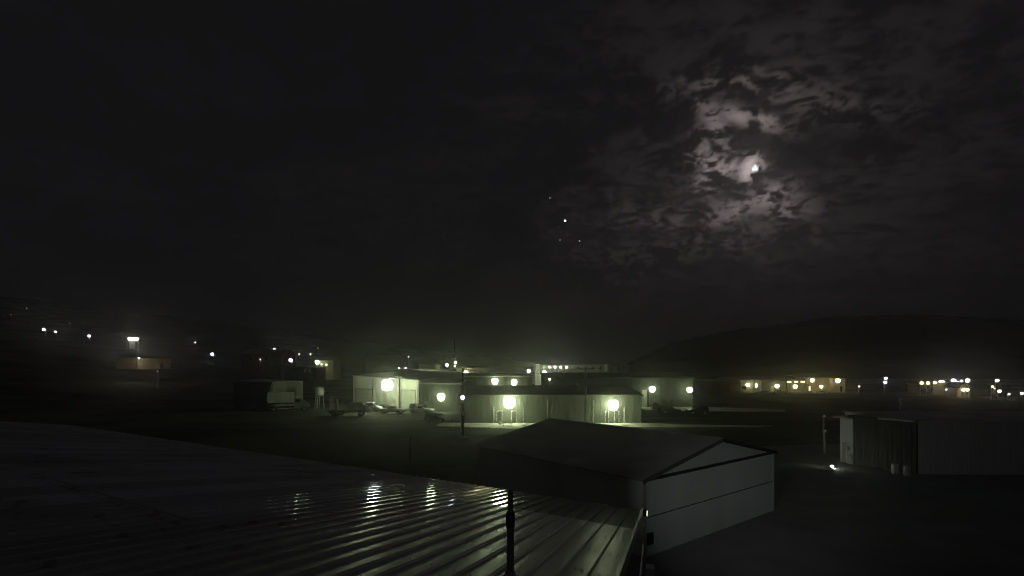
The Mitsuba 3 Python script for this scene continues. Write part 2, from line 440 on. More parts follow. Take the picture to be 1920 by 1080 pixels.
def globe(at, r, L, col, parent, name='lens', weight=1.0, n=3, taper=.10, tall=1.06):
    s = trimesh.creation.icosphere(subdivisions=n, radius=1.0)
    v = s.vertices.copy()
    p = (np.abs(v) ** 2.3).sum(1, keepdims=True) ** (1 / 2.3)      # a rounded box rather than a ball
    v = v / p * .97
    v[:, :2] *= (1 + taper * v[:, 2:]) ; v[:, 2] *= tall
    s.vertices = v * r; s.apply_translation(at)
    return obj(name, s, 'm_lens', parent, smooth=True, emitter={'type': 'area', 'radiance': rgb(L * col * math.exp(SIGMA * max(0.0, float(np.hypot(at[0], at[1])) - 40))), 'sampling_weight': float(weight)})


def wall_lamp(px, py, D, dia, L, col, label, wall_y, weight=1.0, group='lamps on the walls of the metal buildings', taper=.14):
    """a globe floodlight on a bracket: dia = seen size in photo pixels, wall_y = distance of the wall behind it."""
    t = thing('wall_lamp', label, 'wall lamp', group)
    c = P(px, py, D); r = dia / 2 / FOC * D
    globe(c, r, L, col, t, weight=weight, taper=taper)
    obj('bracket', [tube(c + [0, r * .9, 0.1], [c[0], wall_y + .02, c[2] + 0.1], .05), bx(c[0] - .15, c[0] + .15, wall_y - .04, wall_y + .03, c[2] - .12, c[2] + .32)], 'm_black', t)
    obj('hood', tube(c + [0, 0, r * 1.02], c + [0, 0, r * 1.02 + .12], r * .45, 14, r * .2), 'm_black', t)
    return t


def street_lamp(px, py, D, dia, L, col, label, weight=0.05, group=None, flat=None):
    t = thing('street_lamp', label, 'street lamp', group)
    c = P(px, py, D); r = dia / 2 / FOC * D
    g = float(terrain(c[0], c[1]))
    globe(c, r, L, col, t, 'lamp_head', weight, 1)
    obj('pole', [tube([c[0], c[1] + r + .12, g - .5], [c[0], c[1] + r + .12, c[2] + r * .6], .11, 8, .07), tube([c[0], c[1] + r + .12, c[2] + r * .5], [c[0], c[1], c[2] + r * .98], .05, 6)], 'm_steel', t)
    return t


def hill_distance(px, py, h):
    """the distance at which a lamp seen at this pixel stands h metres above the terrain."""
    D = np.linspace(150, 900, 1500)
    z = Z(py, D) - terrain((px - 960) / FOC * D, D)
    i = np.nonzero((z < h))[0]
    return float(D[i[0]]) if len(i) else 560.0

# ------------------------------------------------------------------ the long building across the yard, and its neighbours
A, B = XY(864, 93.0), XY(1202, 93.0)
main, mm, mw = block('workshop_building', A, B, 24.0, Z(741, 93), 'long low green metal workshop with two bright lamps over its doors', ridge=Z(724, 105), roof='m_roof_brown', trim='m_siding_green', fascia=0.25)
dz = 2.15
door(main, mm, 932, 941, 0, dz, 'm_door_dark', label='dark door left of the left lamp')
door(main, mm, 960, 968, 0, dz, 'm_door_dark', label='dark door right of the left lamp')
door(main, mm, 1135, 1141, 0, dz, 'm_door_dark')
door(main, mm, 1153, 1160, 0, dz, 'm_door_dark')
for px in (926, 981, 1027, 1112, 1170):
    downpipe(main, mm, px, 0.1, 4.2 if px in (1027, 1112) else 2.9)
for px in (905, 1097): 
    x = local_x(mm, px); obj('corner_trim', bx(x - .12, x + .12, -.07, -.04, 0, 4.7, mm), 'm_siding_green', main)
xv = local_x(mm, 1091); obj('roof_vent', [tube([xv, 6.0, 5.2], [xv, 6.0, 6.9], .16, 12), tube([xv, 6.0, 6.9], [xv, 6.0, 7.05], .26, 12, .05)], 'm_steel', main)
scene[[k for k in scene if k.startswith(main + '__roof_vent')][-1]]['to_world'] = T(mm)

bb, bm_, bw_ = block('annex_building', XY(786, 117), XY(864, 117), 14.0, Z(719, 117), 'taller green metal annex with a pale gutter left of the long workshop', fascia=0.30, trim='m_trim_pale', over=0.25, back=7.0)
door(bb, bm_, 792, 802, 0, 2.2, 'm_door_dark')
downpipe(bb, bm_, 804, 0.2, 6.1, 'm_siding_green')

kk, km, kw = block('garage_building', XY(662, 135), XY(785, 122), 20.0, Z(705, 135), 'white ribbed metal garage with two roll-up doors and a floodlight between them', wall='m_siding_white', eave_r=7.0, back=9.4, fascia=0.16, trim='m_siding_white', over=0.2, roof='m_roof_dark', pitch=0.42)
overhead_door(kk, km, 667, 698, 4.5)
overhead_door(kk, km, 753, 779, 4.6)
downpipe(kk, km, 700, 0.2, 7.2, 'm_black'); downpipe(kk, km, 783.5, 0.2, 6.6)
door(kk, km, 737, 743, 0, 2.1, 'm_door')

ll, lm, lw = block('depot_building', XY(742, 165), XY(846, 165), 16.0, Z(694, 165), 'yellow-lit depot wall with two lamps showing above the garage roof', wall='m_siding_olive', fascia=0.25, back=9.6)
m1, m1m, _ = block('tower_block', XY(785, 215), XY(817, 215), 14.0, Z(684, 215), 'small pale block standing highest behind the depot', wall='m_siding_white', fascia=0.3, trim='m_siding_white')
m2, m2m, _ = block('hangar_building', XY(845, 235), XY(912, 235), 20.0, Z(690, 235), 'pale hangar wall lit behind the dark utility pole', wall='m_siding_tan', fascia=0.3)
for px in (861, 882, 892, 900): 
    x = local_x(m2m, px); obj('wall_post', bx(x - .2, x + .2, -.16, -.05, 0, 9.4, m2m), 'm_dark_wall', m2)
nn, nm, _ = block('store_building', XY(866, 128), XY(998, 128), 14.0, Z(706, 128), 'green store building with twin lamps rising behind the workshop roof', fascia=0.22, trim='m_trim_pale', back=8.4)
cc, cm, _ = block('long_shed', XY(1022, 131), XY(1300, 131), 18.0, Z(709, 131), 'dark green long shed with two lamps right of the workshop', wall='m_siding_grey', roof='m_roof_brown', fascia=0.2, trim='m_siding_grey', back=8.6)
door(cc, cm, 1213, 1218, 0, 4.6, 'm_door_dark', knob=False, label='tall dark doorway')
obj('wall_panel', bx(local_x(cm, 1203), local_x(cm, 1212), -.14, -.05, 0, 4.4, cm), 'm_siding_white', cc, label='pale wall panel')
door(cc, cm, 1296, 1301, 0, 2.2, 'm_door_dark')

pp, pm, _ = block('warehouse_building', XY(1004, 300), XY(1138, 300), 40.0, Z(684, 300), 'large far white warehouse with a row of lit windows', wall='m_siding_white', fascia=0.4, trim='m_trim_pale', pitch=0.8)
for px in (1030.5, 1040.5, 1051, 1062): window(pp, pm, px - 2.2, px + 2.2, Z(690.3, 300), Z(686.2, 300), lit=4.5 * WHITE, mt='m_lens')
window(pp, pm, 1072, 1075, Z(690.3, 300), Z(687.2, 300), lit=0.25 * WHITE, mt='m_lens')
for px in (1084, 1098, 1112, 1126): window(pp, pm, px - 2.5, px + 2.5, Z(692, 300), Z(688.5, 300))
p2, p2m, _ = block('warehouse_building', XY(1139, 297), XY(1187, 304), 30.0, Z(683, 297), 'pale right-hand end block of the far warehouse without lit windows', wall='m_siding_white', fascia=0.4, trim='m_trim_pale', pitch=0.8)
for px in (1147, 1158, 1170): window(p2, p2m, px - 2.0, px + 2.0, Z(693, 300), Z(689.5, 300))

# ---- far right rows
d1, d1m, _ = block('row_building', XY(1303, 216), XY(1386, 212), 18.0, Z(713.5, 212), 'unlit brown row building left of the lit street row', wall='m_siding_brown', fascia=0.3, trim='m_dark_wall')
d2, d2m, _ = block('row_building', XY(1362, 236), XY(1389, 236), 12.0, Z(709, 236), 'dark block with a thin pale roof edge behind the brown row building', wall='m_dark_wall', fascia=0.5, over=0.2)
e0, e0m, _ = block('shop_building', XY(1388, 212), XY(1413, 208), 16.0, Z(712.5, 210), 'small white lit shop at the left end of the street row', wall='m_siding_white', fascia=0.25)
e1, e1m, _ = block('shop_building', XY(1414, 213), XY(1474, 213), 16.0, Z(714, 213), 'dim olive shop with two lamps beside the small white shop', wall='m_siding_olive', fascia=0.25, trim='m_siding_olive')
e2, e2m, _ = block('shop_building', XY(1475.5, 214), XY(1511, 214), 16.0, Z(712, 214), 'shop with three bright windows under its eave', wall='m_siding_olive', fascia=0.25, trim='m_siding_olive')
for px, w in ((1479.5, 4), (1492.5, 3.6), (1505, 4)): window(e2, e2m, px - w, px + w, Z(717.5, 214), Z(714.8, 214), lit=2.6 * WARM, mt='m_lens')
e3, e3m, _ = block('shop_building', XY(1512.5, 213), XY(1553, 213), 18.0, Z(709, 213), 'tan shop with a lit doorway in the street row', wall='m_siding_tan', fascia=0.25, trim='m_siding_tan')
x0, x1 = local_x(e3m, 1516.6), local_x(e3m, 1519.4)
dk = obj('door', bx(x0, x1, -.06, .02, 0.6, Z(724, 213), e3m), 'm_lens', e3, label='lit glass door', emitter={'type': 'area', 'radiance': rgb(1.8 * WARM), 'sampling_weight': 0.02})
e5, e5m, _ = block('shop_building', XY(1555, 212), XY(1585, 212), 16.0, Z(710, 212), 'square bright tan shop at the right end of the street row', wall='m_siding_tan', fascia=0.2, trim='m_siding_tan')
door(e1, e1m, 1446, 1450, 0, 2.4, 'm_door'); door(e5, e5m, 1575, 1579, 0, 2.4, 'm_door_dark'); window(e0, e0m, 1392, 1399, 1.2, 2.6)

g1, g1m, _ = block('lodge_building', XY(1722, 196), XY(1786, 192), 14.0, Z(722, 194), 'dark low lodge under the row of four lamps', wall='m_siding_brown', fascia=0.3, trim='m_trim_dark')
for px in (1727, 1738, 1747, 1759, 1772): window(g1, g1m, px - 1.6, px + 1.6, Z(735, 194), Z(728, 194))
g2, g2m, _ = block('pump_house', XY(1787, 180), XY(1800, 180), 8.0, Z(718, 180), 'narrow pale hut left of the gabled porch', wall='m_siding_tan', fascia=0.2)
t = thing('gabled_porch', 'small lit gabled porch with two bright lanterns at the far right', 'porch')
gp = frame(XY(1800, 172), (1, 0)); wd = local_x(gp, 1818)
obj('wall', prism([(0, 0), (wd, 0), (wd, Z(726, 172)), (wd / 2, Z(718.5, 172)), (0, Z(726, 172))], 1.2, 6.0, gp), 'm_siding_tan', t)
obj('roof', [hull([[a, y, z] for (a, z) in ((-.35, Z(727.5, 172)), (wd / 2, Z(717.6, 172)), (wd / 2, Z(716.6, 172)), (-.35, Z(726.5, 172))) for y in (-.2, 6.4)]).apply_transform(gp),
             hull([[a, y, z] for (a, z) in ((wd + .35, Z(727.5, 172)), (wd / 2, Z(717.6, 172)), (wd / 2, Z(716.6, 172)), (wd + .35, Z(726.5, 172))) for y in (-.2, 6.4)]).apply_transform(gp)], 'm_roof_brown', t)
for x in (0.15, wd / 2, wd - .15): obj('post', bx(x - .12, x + .12, 0, .24, 0, Z(727, 172), gp), 'm_trim_pale', t)
obj('railing', [bx(.3, wd - .3, .05, .12, .9, 1.0, gp)] + [bx(x, x + .06, .06, .11, .1, .9, gp) for x in np.arange(.4, wd - .4, .3)], 'm_trim_pale', t)
one('low_wall', bx(0, local_x(frame(XY(1819, 163), (1, 0)), 1856), 0, .35, -.2, 1.0, frame(XY(1819, 163), (1, 0))), 'm_siding_tan', 'long low lit tan wall right of the gabled porch', 'wall')
one('low_wall', bx(0, local_x(frame(XY(1861, 160), (1, 0)), 1874), 0, .4, -.2, .8, frame(XY(1861, 160), (1, 0))), 'm_siding_tan', 'short low lit wall below the far right lamps', 'wall')

# ---- left side
tn, tnm, _ = block('barn', XY(258, 215), XY(320, 228), 14.0, Z(671, 215), 'tan barn wall lit at its left end on the dark hillside', wall='m_siding_cream', fascia=0.2, trim='m_siding_tan', z0=Z(692, 215), eave_r=Z(672.5, 228))
door(tn, tnm, 300, 306, Z(691.5, 222), Z(681, 222), 'm_dark_wall', knob=False)
cn, cnm, _ = block('carport', XY(440, 128), XY(511, 122), 9.0, Z(714, 127), 'dark open-sided shelter with a pale roof edge left of the box truck', wall='m_dark_wall', fascia=0.34, over=0.1, eave_r=Z(717, 122))
obj('post', bx(-.05, .15, -.35, -.15, 0, Z(716, 128), cnm), 'm_trim_pale', cn); obj('post', bx(cnm is None or local_x(cnm, 508), local_x(cnm, 510), -.35, -.15, 0, 6.2, cnm), 'm_dark_wall', cn)
hn, hnm, _ = block('farm_house', XY(452, 300), XY(530, 300), 18.0, Z(664, 300), 'dim gabled house with two small lamps on the hillside left of centre', wall='m_siding_brown', roof='m_roof_brown', ridge=Z(655, 309), fascia=0.3, z0=4.0, trim='m_roof_brown')
for px in (470, 500): window(hn, hnm, px - 2, px + 2, Z(675, 300), Z(671, 300))
ho, hom, _ = block('filling_station', XY(593, 262), XY(625, 262), 12.0, Z(676.5, 262), 'yellow-lit low station roof on the left skyline', wall='m_siding_tan', fascia=0.5, z0=4, trim='m_trim_pale')
hp, hpm, _ = block('cottage', XY(526, 205), XY(590, 205), 12.0, Z(689, 205), 'dark cottage with two small pale windows behind the box truck', wall='m_dark_wall', fascia=0.2, trim='m_dark_wall', z0=0)
obj('wall_panel', bx(local_x(hpm, 527), local_x(hpm, 534), -.12, -.05, 2, Z(691, 205), hpm), 'm_siding_tan', hp, label='dim tan wall panel')
for px in (572.5, 581): window(hp, hpm, px - 1.5, px + 1.5, Z(698, 205), Z(691.5, 205), lit=0.035 * WHITE, mt='m_lens')

# four-lamp canopy on the hill
Dc = hill_distance(249, 641, 5.5)
t = thing('lit_canopy', 'small canopy with four brilliant lamps over a lit wall on the left hillside', 'canopy')
gcan = float(terrain(*XY(249, Dc)))
cm4 = frame([*XY(240, Dc), 0], (1, 0)); wd = local_x(cm4, 259)
obj('wall', bx(0, wd * .62, 1.0, 1.3, gcan - .5, Z(640, Dc), cm4), 'm_siding_white', t)
obj('roof', bx(-.2, wd + .2, -.6, 1.5, Z(633.5, Dc), Z(632, Dc), cm4), 'm_trim_pale', t)
for px in (242.5, 247.5, 252.5, 257):
    x = local_x(cm4, px); obj('post', bx(x - .1, x + .1, .5, .7, gcan - .5, Z(636.5, Dc), cm4), 'm_trim_pale', t)
    q = trimesh.creation.icosphere(subdivisions=1, radius=1.05); q.apply_translation(P(px, 635.8, Dc))
    obj('lamp', q, 'm_lens', t, smooth=True, emitter={'type': 'area', 'radiance': rgb(9 * WHITE), 'sampling_weight': 0.03})

# ------------------------------------------------------------------ lamps on walls
KF = 0.77                                   # the seen discs are partly glare: the globes are smaller
LBIG = 27.0
wall_lamp(955, 755, 91.0, 28 * KF, LBIG, YG, 'brightest floodlight over the left doors of the long workshop', 93, 1.0)
wall_lamp(1150, 760, 91.0, 25 * KF, LBIG, YG, 'bright floodlight over the right doors of the long workshop', 93, 1.0)
wall_lamp(827, 745, 114.4, 18 * KF, 15, YG, 'tapered lamp on the annex wall', 117, 0.8, taper=.34)
wall_lamp(928, 715, 126.6, 14 * KF * 1.15, 6, YG, 'left one of the twin lamps above the workshop roof', 128, 0.4)
wall_lamp(964, 717, 126.6, 13 * KF * 1.15, 6, YG, 'right one of the twin lamps above the workshop roof', 128, 0.4)
wall_lamp(784, 703, 162.6, 12 * KF * 1.2, 6, YG, 'left lamp on the depot wall', 165, 0.3)
wall_lamp(811, 705, 162.6, 12 * KF * 1.2, 6, YG, 'right lamp on the depot wall', 165, 0.3)
wall_lamp(1223, 730, 128.6, 13 * KF * 1.1, 7, YG, 'lamp at the left end of the dark long shed', 131, 0.4)
wall_lamp(1293, 731, 128.6, 12 * KF * 1.1, 7, YG, 'lamp at the right end of the dark long shed', 131, 0.4)
wall_lamp(873, 699, 231, 9 * KF, 22, YG, 'small lamp on the far hangar wall', 235, 0.4)
for px, py, dia, D, w, lab in ((1402, 722, 8, 208, .12, 'lamp on the small white shop'), (1416, 723, 10, 210, .12, 'lamp just right of the small white shop'), (1457, 724, 9, 210.5, .12, 'lamp on the right half of the olive shop'),
                             (1491, 725, 9, 211, .12, 'lamp below the three lit windows'), (1523, 713, 8.5, 210, .12, 'lamp high on the tan shop'), (1540, 725, 7, 210, .1, 'low lamp at the right of the tan shop'),
                             (1571, 714, 9, 209, .15, 'lamp high on the square bright shop')):
    wall_lamp(px, py, D, dia * .85, 3.6 if px != 1571 else 6, WARM * [.98, 1.08, 1.0], lab, 213 if px != 1571 else 212, w, 'lamps of the far street row')
wall_lamp(1806.5, 731, 171, 5.5, 4, WARM, 'left lantern in the gabled porch', 173.2, .08, 'porch lanterns')
wall_lamp(1813.5, 731, 171, 5.5, 4, WARM, 'right lantern in the gabled porch', 173.2, .08, 'porch lanterns')
wall_lamp(260.5, 671.8, 211.6, 2.4, 120, WHITE * [1, .90, .72], 'tiny lamp at the left end of the tan barn', 215, .4, None)

# street lamps: (px, py, distance or None = on the hillside, seen size, radiance, colour, label)
for px, py, D, dia, L, col, lab in (
        (82, 618, None, 6, 3.5, WHITE, 'bright white street lamp farthest left on the hillside'), (104, 622, None, 4.2, 2.5, WHITE, 'smaller white street lamp just right of the leftmost bright one'),
        (167, 630, None, 5.5, 3, BLUE, 'white street lamp between the leftmost pair and the lit canopy'), (366, 642, None, 3.6, 1.5, WHITE, 'small street lamp right of the lit canopy'),
        (398, 664, None, 6.5, 4, BLUE, 'bluish street lamp above the dark shelter'), (50, 578, None, 2.2, .25, WHITE, 'faint highest light on the left hillside'),
        (20, 590, None, 2.4, .12, WHITE, 'faint light at the left picture edge'), (131, 606, None, 2.4, .12, WHITE, 'faint light above the lamps of the left hillside'),
        (514, 656, None, 6.5, 4, WHITE, 'white street lamp over the dim gabled house'), (545, 663, None, 4.0, 1.5, WHITE, 'small street lamp right of the dim gabled house'),
        (545, 675.5, 250, 8, 5, BLUE, 'large bluish street lamp right of the dim gabled house'), (488, 674, 298, 3.4, 1.2, WHITE, 'small lamp in front of the dim gabled house'),
        (561, 664, None, 3.2, 1.0, WHITE, 'small street lamp, left one of two on the skyline'), (582, 664, None, 3.6, 1.6, WHITE, 'small street lamp, right one of two on the skyline'),
        (596, 653, None, 3.0, .12, WHITE, 'faint light high above the filling station'), (595, 679.5, 257, 9, 8, YG, 'bright yellow lamp at the filling station'),
        (603, 683, 255, 4, 2.5, YG, 'small lamp just right of the filling station lamp'), (612, 684, 255, 4.5, 2.2, YG, 'second small lamp right of the filling station lamp'),
        (295, 696, 205, 2.6, .35, WHITE, 'faint light below the tan barn'), (622, 745, 120, 2.2, .05, WHITE, 'faint light among the parked equipment'),
        (766, 669, 330, 3.2, 2, WHITE, 'small white light on the skyline above the garage'), (748, 690, 190, 4.2, 2.5, WHITE, 'small lamp above the garage roof, left one of two'),
        (760.5, 690.5, 190, 4.6, 2.5, WHITE, 'small lamp above the garage roof, right one of two'), (838, 684.5, 209, 6.5, 13, YG, 'lamp right of the tall pale block'),
        (854, 679.5, 222, 6.5, 4, YG, 'upper lamp at the foot of the thin mast'), (852.5, 686.5, 219, 4.4, 3, YG, 'lower lamp at the foot of the thin mast'),
        (991.5, 696, 288, 7, 24, YG, 'lamp left of the far white warehouse'), (1020.5, 698, 284, 7.5, 70, YG, 'lamp in front of the far white warehouse'), (1030.5, 711, 129.5, 5.5, 4, YG, 'small low lamp at the left end of the long shed'),
        (1611, 724.5, 205, 4, 2, WHITE, 'lone white lamp right of the street row'), (1661, 709.5, 190, 6.2, 4, BLUE, 'bluish twin lamp, upper head'), (1660, 717, 188, 6.6, 4, BLUE, 'bluish twin lamp, lower head'),
        (1728, 718, 186, 6.6, 4, WARM, 'first yellow lamp of the row of four at the far right'), (1740, 718, 186, 6.6, 4, WARM, 'second yellow lamp of the row of four at the far right'),
        (1753, 717.5, 186, 6, 4, WARM, 'third yellow lamp of the row of four at the far right'), (1763, 716, 186, 6.2, 4, WHITE, 'white lamp closing the row of four'), (1768, 716, 187, 6.2, 4, WHITE, 'white lamp right beside the one closing the row of four'),
        (1788, 714, 184, 9.5, 5, BLUE, 'large bluish lamp above the pale hut'), (1796.5, 716.5, 185, 4.2, 2.5, WHITE, 'small white lamp between the two bluish ones'), (1803, 714.5, 183, 5.4, 4, BLUE, 'smaller bluish lamp above the gabled porch'),
        (1814.5, 713.5, 178, 8.2, 5, WHITE, 'large white lamp above the gabled porch'), (1774.5, 730.5, 176, 4, 2, WHITE, 'small low lamp in front of the dark lodge'), (1785.5, 730.5, 176, 3.8, 2, WHITE, 'small low lamp left of the pale hut'),
        (1869.5, 713.5, 172, 7.2, 5, WHITE, 'high white lamp near the right picture edge'), (1861, 725, 168, 5, 3, WARM, 'yellow lamp below the high white one at the right'), (1865, 728.5, 167, 3.6, 1.2, WARM, 'small yellow lamp touching the one below the high white lamp'),
        (1874, 733.5, 166, 6.4, 4, WHITE, 'white lamp over the short low wall'), (1892, 739, 160, 4.6, 2.2, WHITE, 'oval white lamp between the short low wall and the picture edge'), (1916.5, 737.5, 158, 6, 4, WHITE, 'lamp at the right picture edge')):
    if D is None:
        D = hill_distance(px, py, 6.0)
    street_lamp(px, py, D, dia * (.82 if L > 1 else 1), L, col, lab, 0.04 if L < 10 else 0.5, 'distant street lamps')

# ------------------------------------------------------------------ pavements
def sheet(pts, z):
    """flat polygon (x, y) as a thin sheet at height z."""
    from shapely.geometry import Polygon
    v, f = trimesh.creation.triangulate_polygon(Polygon(pts), engine='earcut')
    m = trimesh.Trimesh(np.column_stack([v, np.full(len(v), z)]), f, process=False)
    if m.face_normals[:, 2].mean() < 0: m.invert()
    return m


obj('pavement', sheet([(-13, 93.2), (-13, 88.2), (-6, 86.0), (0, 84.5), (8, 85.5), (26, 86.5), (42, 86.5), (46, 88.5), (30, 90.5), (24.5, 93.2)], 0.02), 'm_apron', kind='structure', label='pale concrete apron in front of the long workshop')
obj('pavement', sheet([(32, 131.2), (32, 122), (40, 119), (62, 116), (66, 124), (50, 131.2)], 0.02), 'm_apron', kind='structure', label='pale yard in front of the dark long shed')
obj('yard', sheet([(1, -5), (1, 12), (5.2, 24), (2, 60), (34, 66), (90, 75), (110, -5)], 0.008), 'm_yard', kind='structure')
obj('road', sheet([(30, 68), (300, 156), (300, 164), (30, 75)], 0.016), 'm_road', kind='structure')

# ------------------------------------------------------------------ storage building with the pale gable wall
FL, FR = np.array([7.02, 27.0]), np.array([18.32, 35.9])
sm = frame(FL, FR - FL); sw = np.linalg.norm(FR - FL)
EV, PK, SL = 4.15, 5.55, 15.5
st = thing('storage_building', 'pale metal storage building with a low gable facing the camera', 'building')
c0 = corrugated(sw, -.2, 2.06, 0.23, 0.012); c0.apply_transform(sm)
obj('lower_siding', [c0], 'm_siding_shed', st)
c1 = corrugated(sw, 2.10, EV - .12, 0.23, 0.012); c1.apply_transform(sm)
obj('upper_siding', [c1], 'm_siding_shed', st)
obj('seam_trim', bx(0, sw, -.022, .02, 2.055, 2.105, sm), 'm_trim_dark', st)
obj('band_trim', bx(-.1, sw + .1, -.09, .02, EV - .14, EV + .04, sm), 'm_trim_dark', st, label='dark band under the gable')
mid = sw * 0.52
obj('gable_siding', prism([(0, EV + .03), (sw, EV + .03), (mid, PK)], -.03, .1, sm), 'm_siding_shed', st)
obj('wall', [bx(.02, sw - .02, .11, SL, -.2, EV, sm), prism([(.02, EV), (sw - .02, EV), (mid, PK - .03)], .12, SL - .05, sm)], 'm_siding_shed', st)
for s, (xa, xb, za) in enumerate(((-.35, mid, EV - .08), (sw + .35, mid, EV - .08))):
    n = 9
    for i in range(n):
        y0, y1 = -.12 + i * (SL + .4) / n, -.12 + (i + 1) * (SL + .4) / n - .02
        q = [[xa, y0, za], [xa, y1, za], [xb, y0, PK + .02], [xb, y1, PK + .02]]
        obj('roof_panel', hull([[x, y, z + dz_] for x, y, z in q for dz_ in (.0 + .004 * (i % 2), .07 + .004 * (i % 2))]).apply_transform(sm), 'm_roof_dark', st)
    q = [[xa, -.15, za - .14], [xb, -.15, PK - .12], [xa, -.15, za + .09], [xb, -.15, PK + .11]]
    obj('rake_trim', hull(q + [[x, -.125, z] for x, y, z in q]).apply_transform(sm), 'm_trim_dark' if s else 'm_siding_grey', st)
obj('ridge_cap', prism([(mid - .25, PK + .05), (mid, PK + .16), (mid + .25, PK + .05), (mid, PK + .12)], -.13, SL + .3, sm), 'm_roof_dark', st)
obj('corner_trim', [bx(-.06, .06, -.05, .1, -.2, EV - .14, sm), bx(sw - .06, sw + .06, -.05, .1, -.2, EV - .14, sm)], 'm_trim_pale', st)
obj('vent_box', bx(.10, .55, -.14, -.02, .65, 1.25, sm), 'm_black', st, label='dark louvred box low on the wall')

# ------------------------------------------------------------------ right-hand buildings
rb, rm_, _ = block('side_building', XY(1600, 53.2), XY(1719, 48.1), 12.0, 5.0, 'dark side building with a pale roof edge at right', wall='m_side_wall', fascia=0.22, trim='m_trim_dark', over=.3, pitch=.4)
obj('gutter', bx(local_x(rm_, 1650), local_x(rm_, 1718), -.44, -.37, 4.92, 5.10, rm_), 'm_trim_pale', rb, label='pale stretch of roof edge')
for i, px in enumerate((1678, 1701)):
    one('barrel', lathe([[0, 0], [.29, 0], [.29, .28], [.31, .3], [.29, .32], [.29, .58], [.31, .6], [.29, .62], [.29, .88], [.27, .9], [0, .88]], [*XY(px, 48.5 - i), 0], 18), 'm_tank', ('left', 'right')[i] + ' one of two pale barrels before the dark side building', 'barrel', smooth=40)
rc, rcm, _ = block('big_building', XY(1721, 48.2), XY(2250, 47.5), 11.0, 4.95, 'big grey metal building filling the right edge', wall='m_right_wall', fascia=0.2, trim='m_right_wall', over=.2, pitch=.4, back=4.9)
sd = thing('lean_to', 'narrow white lit wall with a flat roof left of the side building', 'shed')
sdm = frame(XY(1575, 54.8), XY(1598.5, 53.6) - XY(1575, 54.8)); wd = local_x(sdm, 1598.5)
obj('wall', [bx(0, wd, 0, 2.0, -.2, 4.62, sdm)], 'm_siding_shed', sd)
obj('roof', bx(-.65, wd - .35, -.35, 2.1, 4.68, 4.84, sdm), 'm_trim_pale', sd)
obj('door', bx(.28, .72, -.05, .02, 0.05, 2.1, sdm), 'm_door', sd); obj('notice', bx(.80, 1.05, -.04, .02, 1.35, 1.75, sdm), 'm_dark_wall', sd)
obj('bin_shelf', bx(wd - .25, wd + .2, -.5, -.02, 0, .9, sdm), 'm_siding_white', sd)
t = thing('ground_floodlight', 'small floodlight on the ground shining on the narrow white wall', 'floodlight')
c = P(1560, 879, 51.0); c[2] = max(c[2], .18)
globe(c, .12, 95, WHITE * [.95, 1, .9], t, 'lens', .4, 2)
obj('base', [bx(c[0] - .16, c[0] + .16, c[1] - .1, c[1] + .12, -.05, .06), tube([c[0], c[1] + .02, .05], [c[0], c[1] + .02, c[2] - .08], .03)], 'm_black', t)
one('rock', lathe([[0, 0], [.32, 0], [.36, .12], [.25, .27], [.1, .34], [0, .35]], [*XY(1554, 50.5), -.03], 9), 'm_crate', 'pale boulder beside the ground floodlight', 'rock')
for px, py, D, lab in ((1546, 780, 62, 'upper'), (1548, 808, 60, 'lower')):
    street_lamp(px, py, D, 3.2, .10, WHITE, f'{lab} one of two faint lights left of the narrow white wall', .02)
for px, py, lab in ((1689, 749, 'upper'), (1690, 757, 'lower')):
    street_lamp(px, py, 110, 2.6, .06, WHITE, f'{lab} one of two faint lights in the dark field at right', .02)

# ------------------------------------------------------------------ poles
def pole(name, px, D, top, r, label, cat='utility pole'):
    t = thing(name, label, cat)
    x, y = XY(px, D)
    obj('post', tube([x, y, float(terrain(x, y)) - .4], [x, y, top], r, 12, r * .72), 'm_wood', t)
    return t, x, y


t, x, y = pole('utility_pole', 868, 74, Z(690, 74), .20, 'dark wooden pole with a blue-white lamp and a white plate in front of the annex')
c = np.array([x, y - .55, Z(745, 74)])
globe(c, .26, 9, BLUE, t, 'lamp_head', .25)
obj('lamp_arm', tube([x, y - .1, c[2] + .28], [x, c[1], c[2] + .26], .04), 'm_steel', t)
obj('plate', bx(x - .09, x + .11, y - .26, y - .22, Z(779, 74), Z(771, 74)), 'm_siding_white', t)
obj('riser_pipe', tube([x - .26, y - .12, 0], [x - .26, y - .12, 4.6], .07, 8), 'm_conduit', t)
one('parking_block', hull([[a, b, z] for a in (XY(865, 73.2)[0], XY(880.5, 73.2)[0]) for b, z in ((72.9, 0), (73.25, 0), (72.97, .2), (73.18, .2))]), 'm_apron', 'short pale concrete parking block by the foot of the lamp pole', 'parking block')
t, x, y = pole('utility_pole', 749, 117, Z(704, 117), .24, 'dark wooden pole standing before the white garage wall')
yl = thing('yard_lamp', 'brightest floodlight of the garage, on a long arm from the dark pole', 'yard lamp')
yc = P(726, 722, 117.6); yr = 26 * KF / 2 / FOC * 117.6
globe(yc, yr, 42, YG, yl, weight=1.5, taper=-.05)
obj('arm', [tube([x, y, yc[2] + yr + .25], [yc[0], yc[1], yc[2] + yr + .25], .06), tube([yc[0], yc[1], yc[2] + yr + .27], [yc[0], yc[1], yc[2] + yr * .98], .07)], 'm_steel', yl)
obj('hood', tube(yc + [0, 0, yr * 1.0], yc + [0, 0, yr + .16], yr * .45, 14, yr * .2), 'm_black', yl)
obj('crossarm', bx(x - .9, x + .9, y - .2, y - .1, Z(708, 117), Z(706, 117)), 'm_wood', t)
t, x, y = pole('utility_pole', 1098, 89.5, Z(690.5, 89.5), .15, 'utility pole with a long crossarm in front of the workshop')
obj('crossarm', bx(x - 1.1, x + 1.1, y - .26, y - .14, Z(692.5, 89.5), Z(690.8, 89.5)), 'm_wood', t)
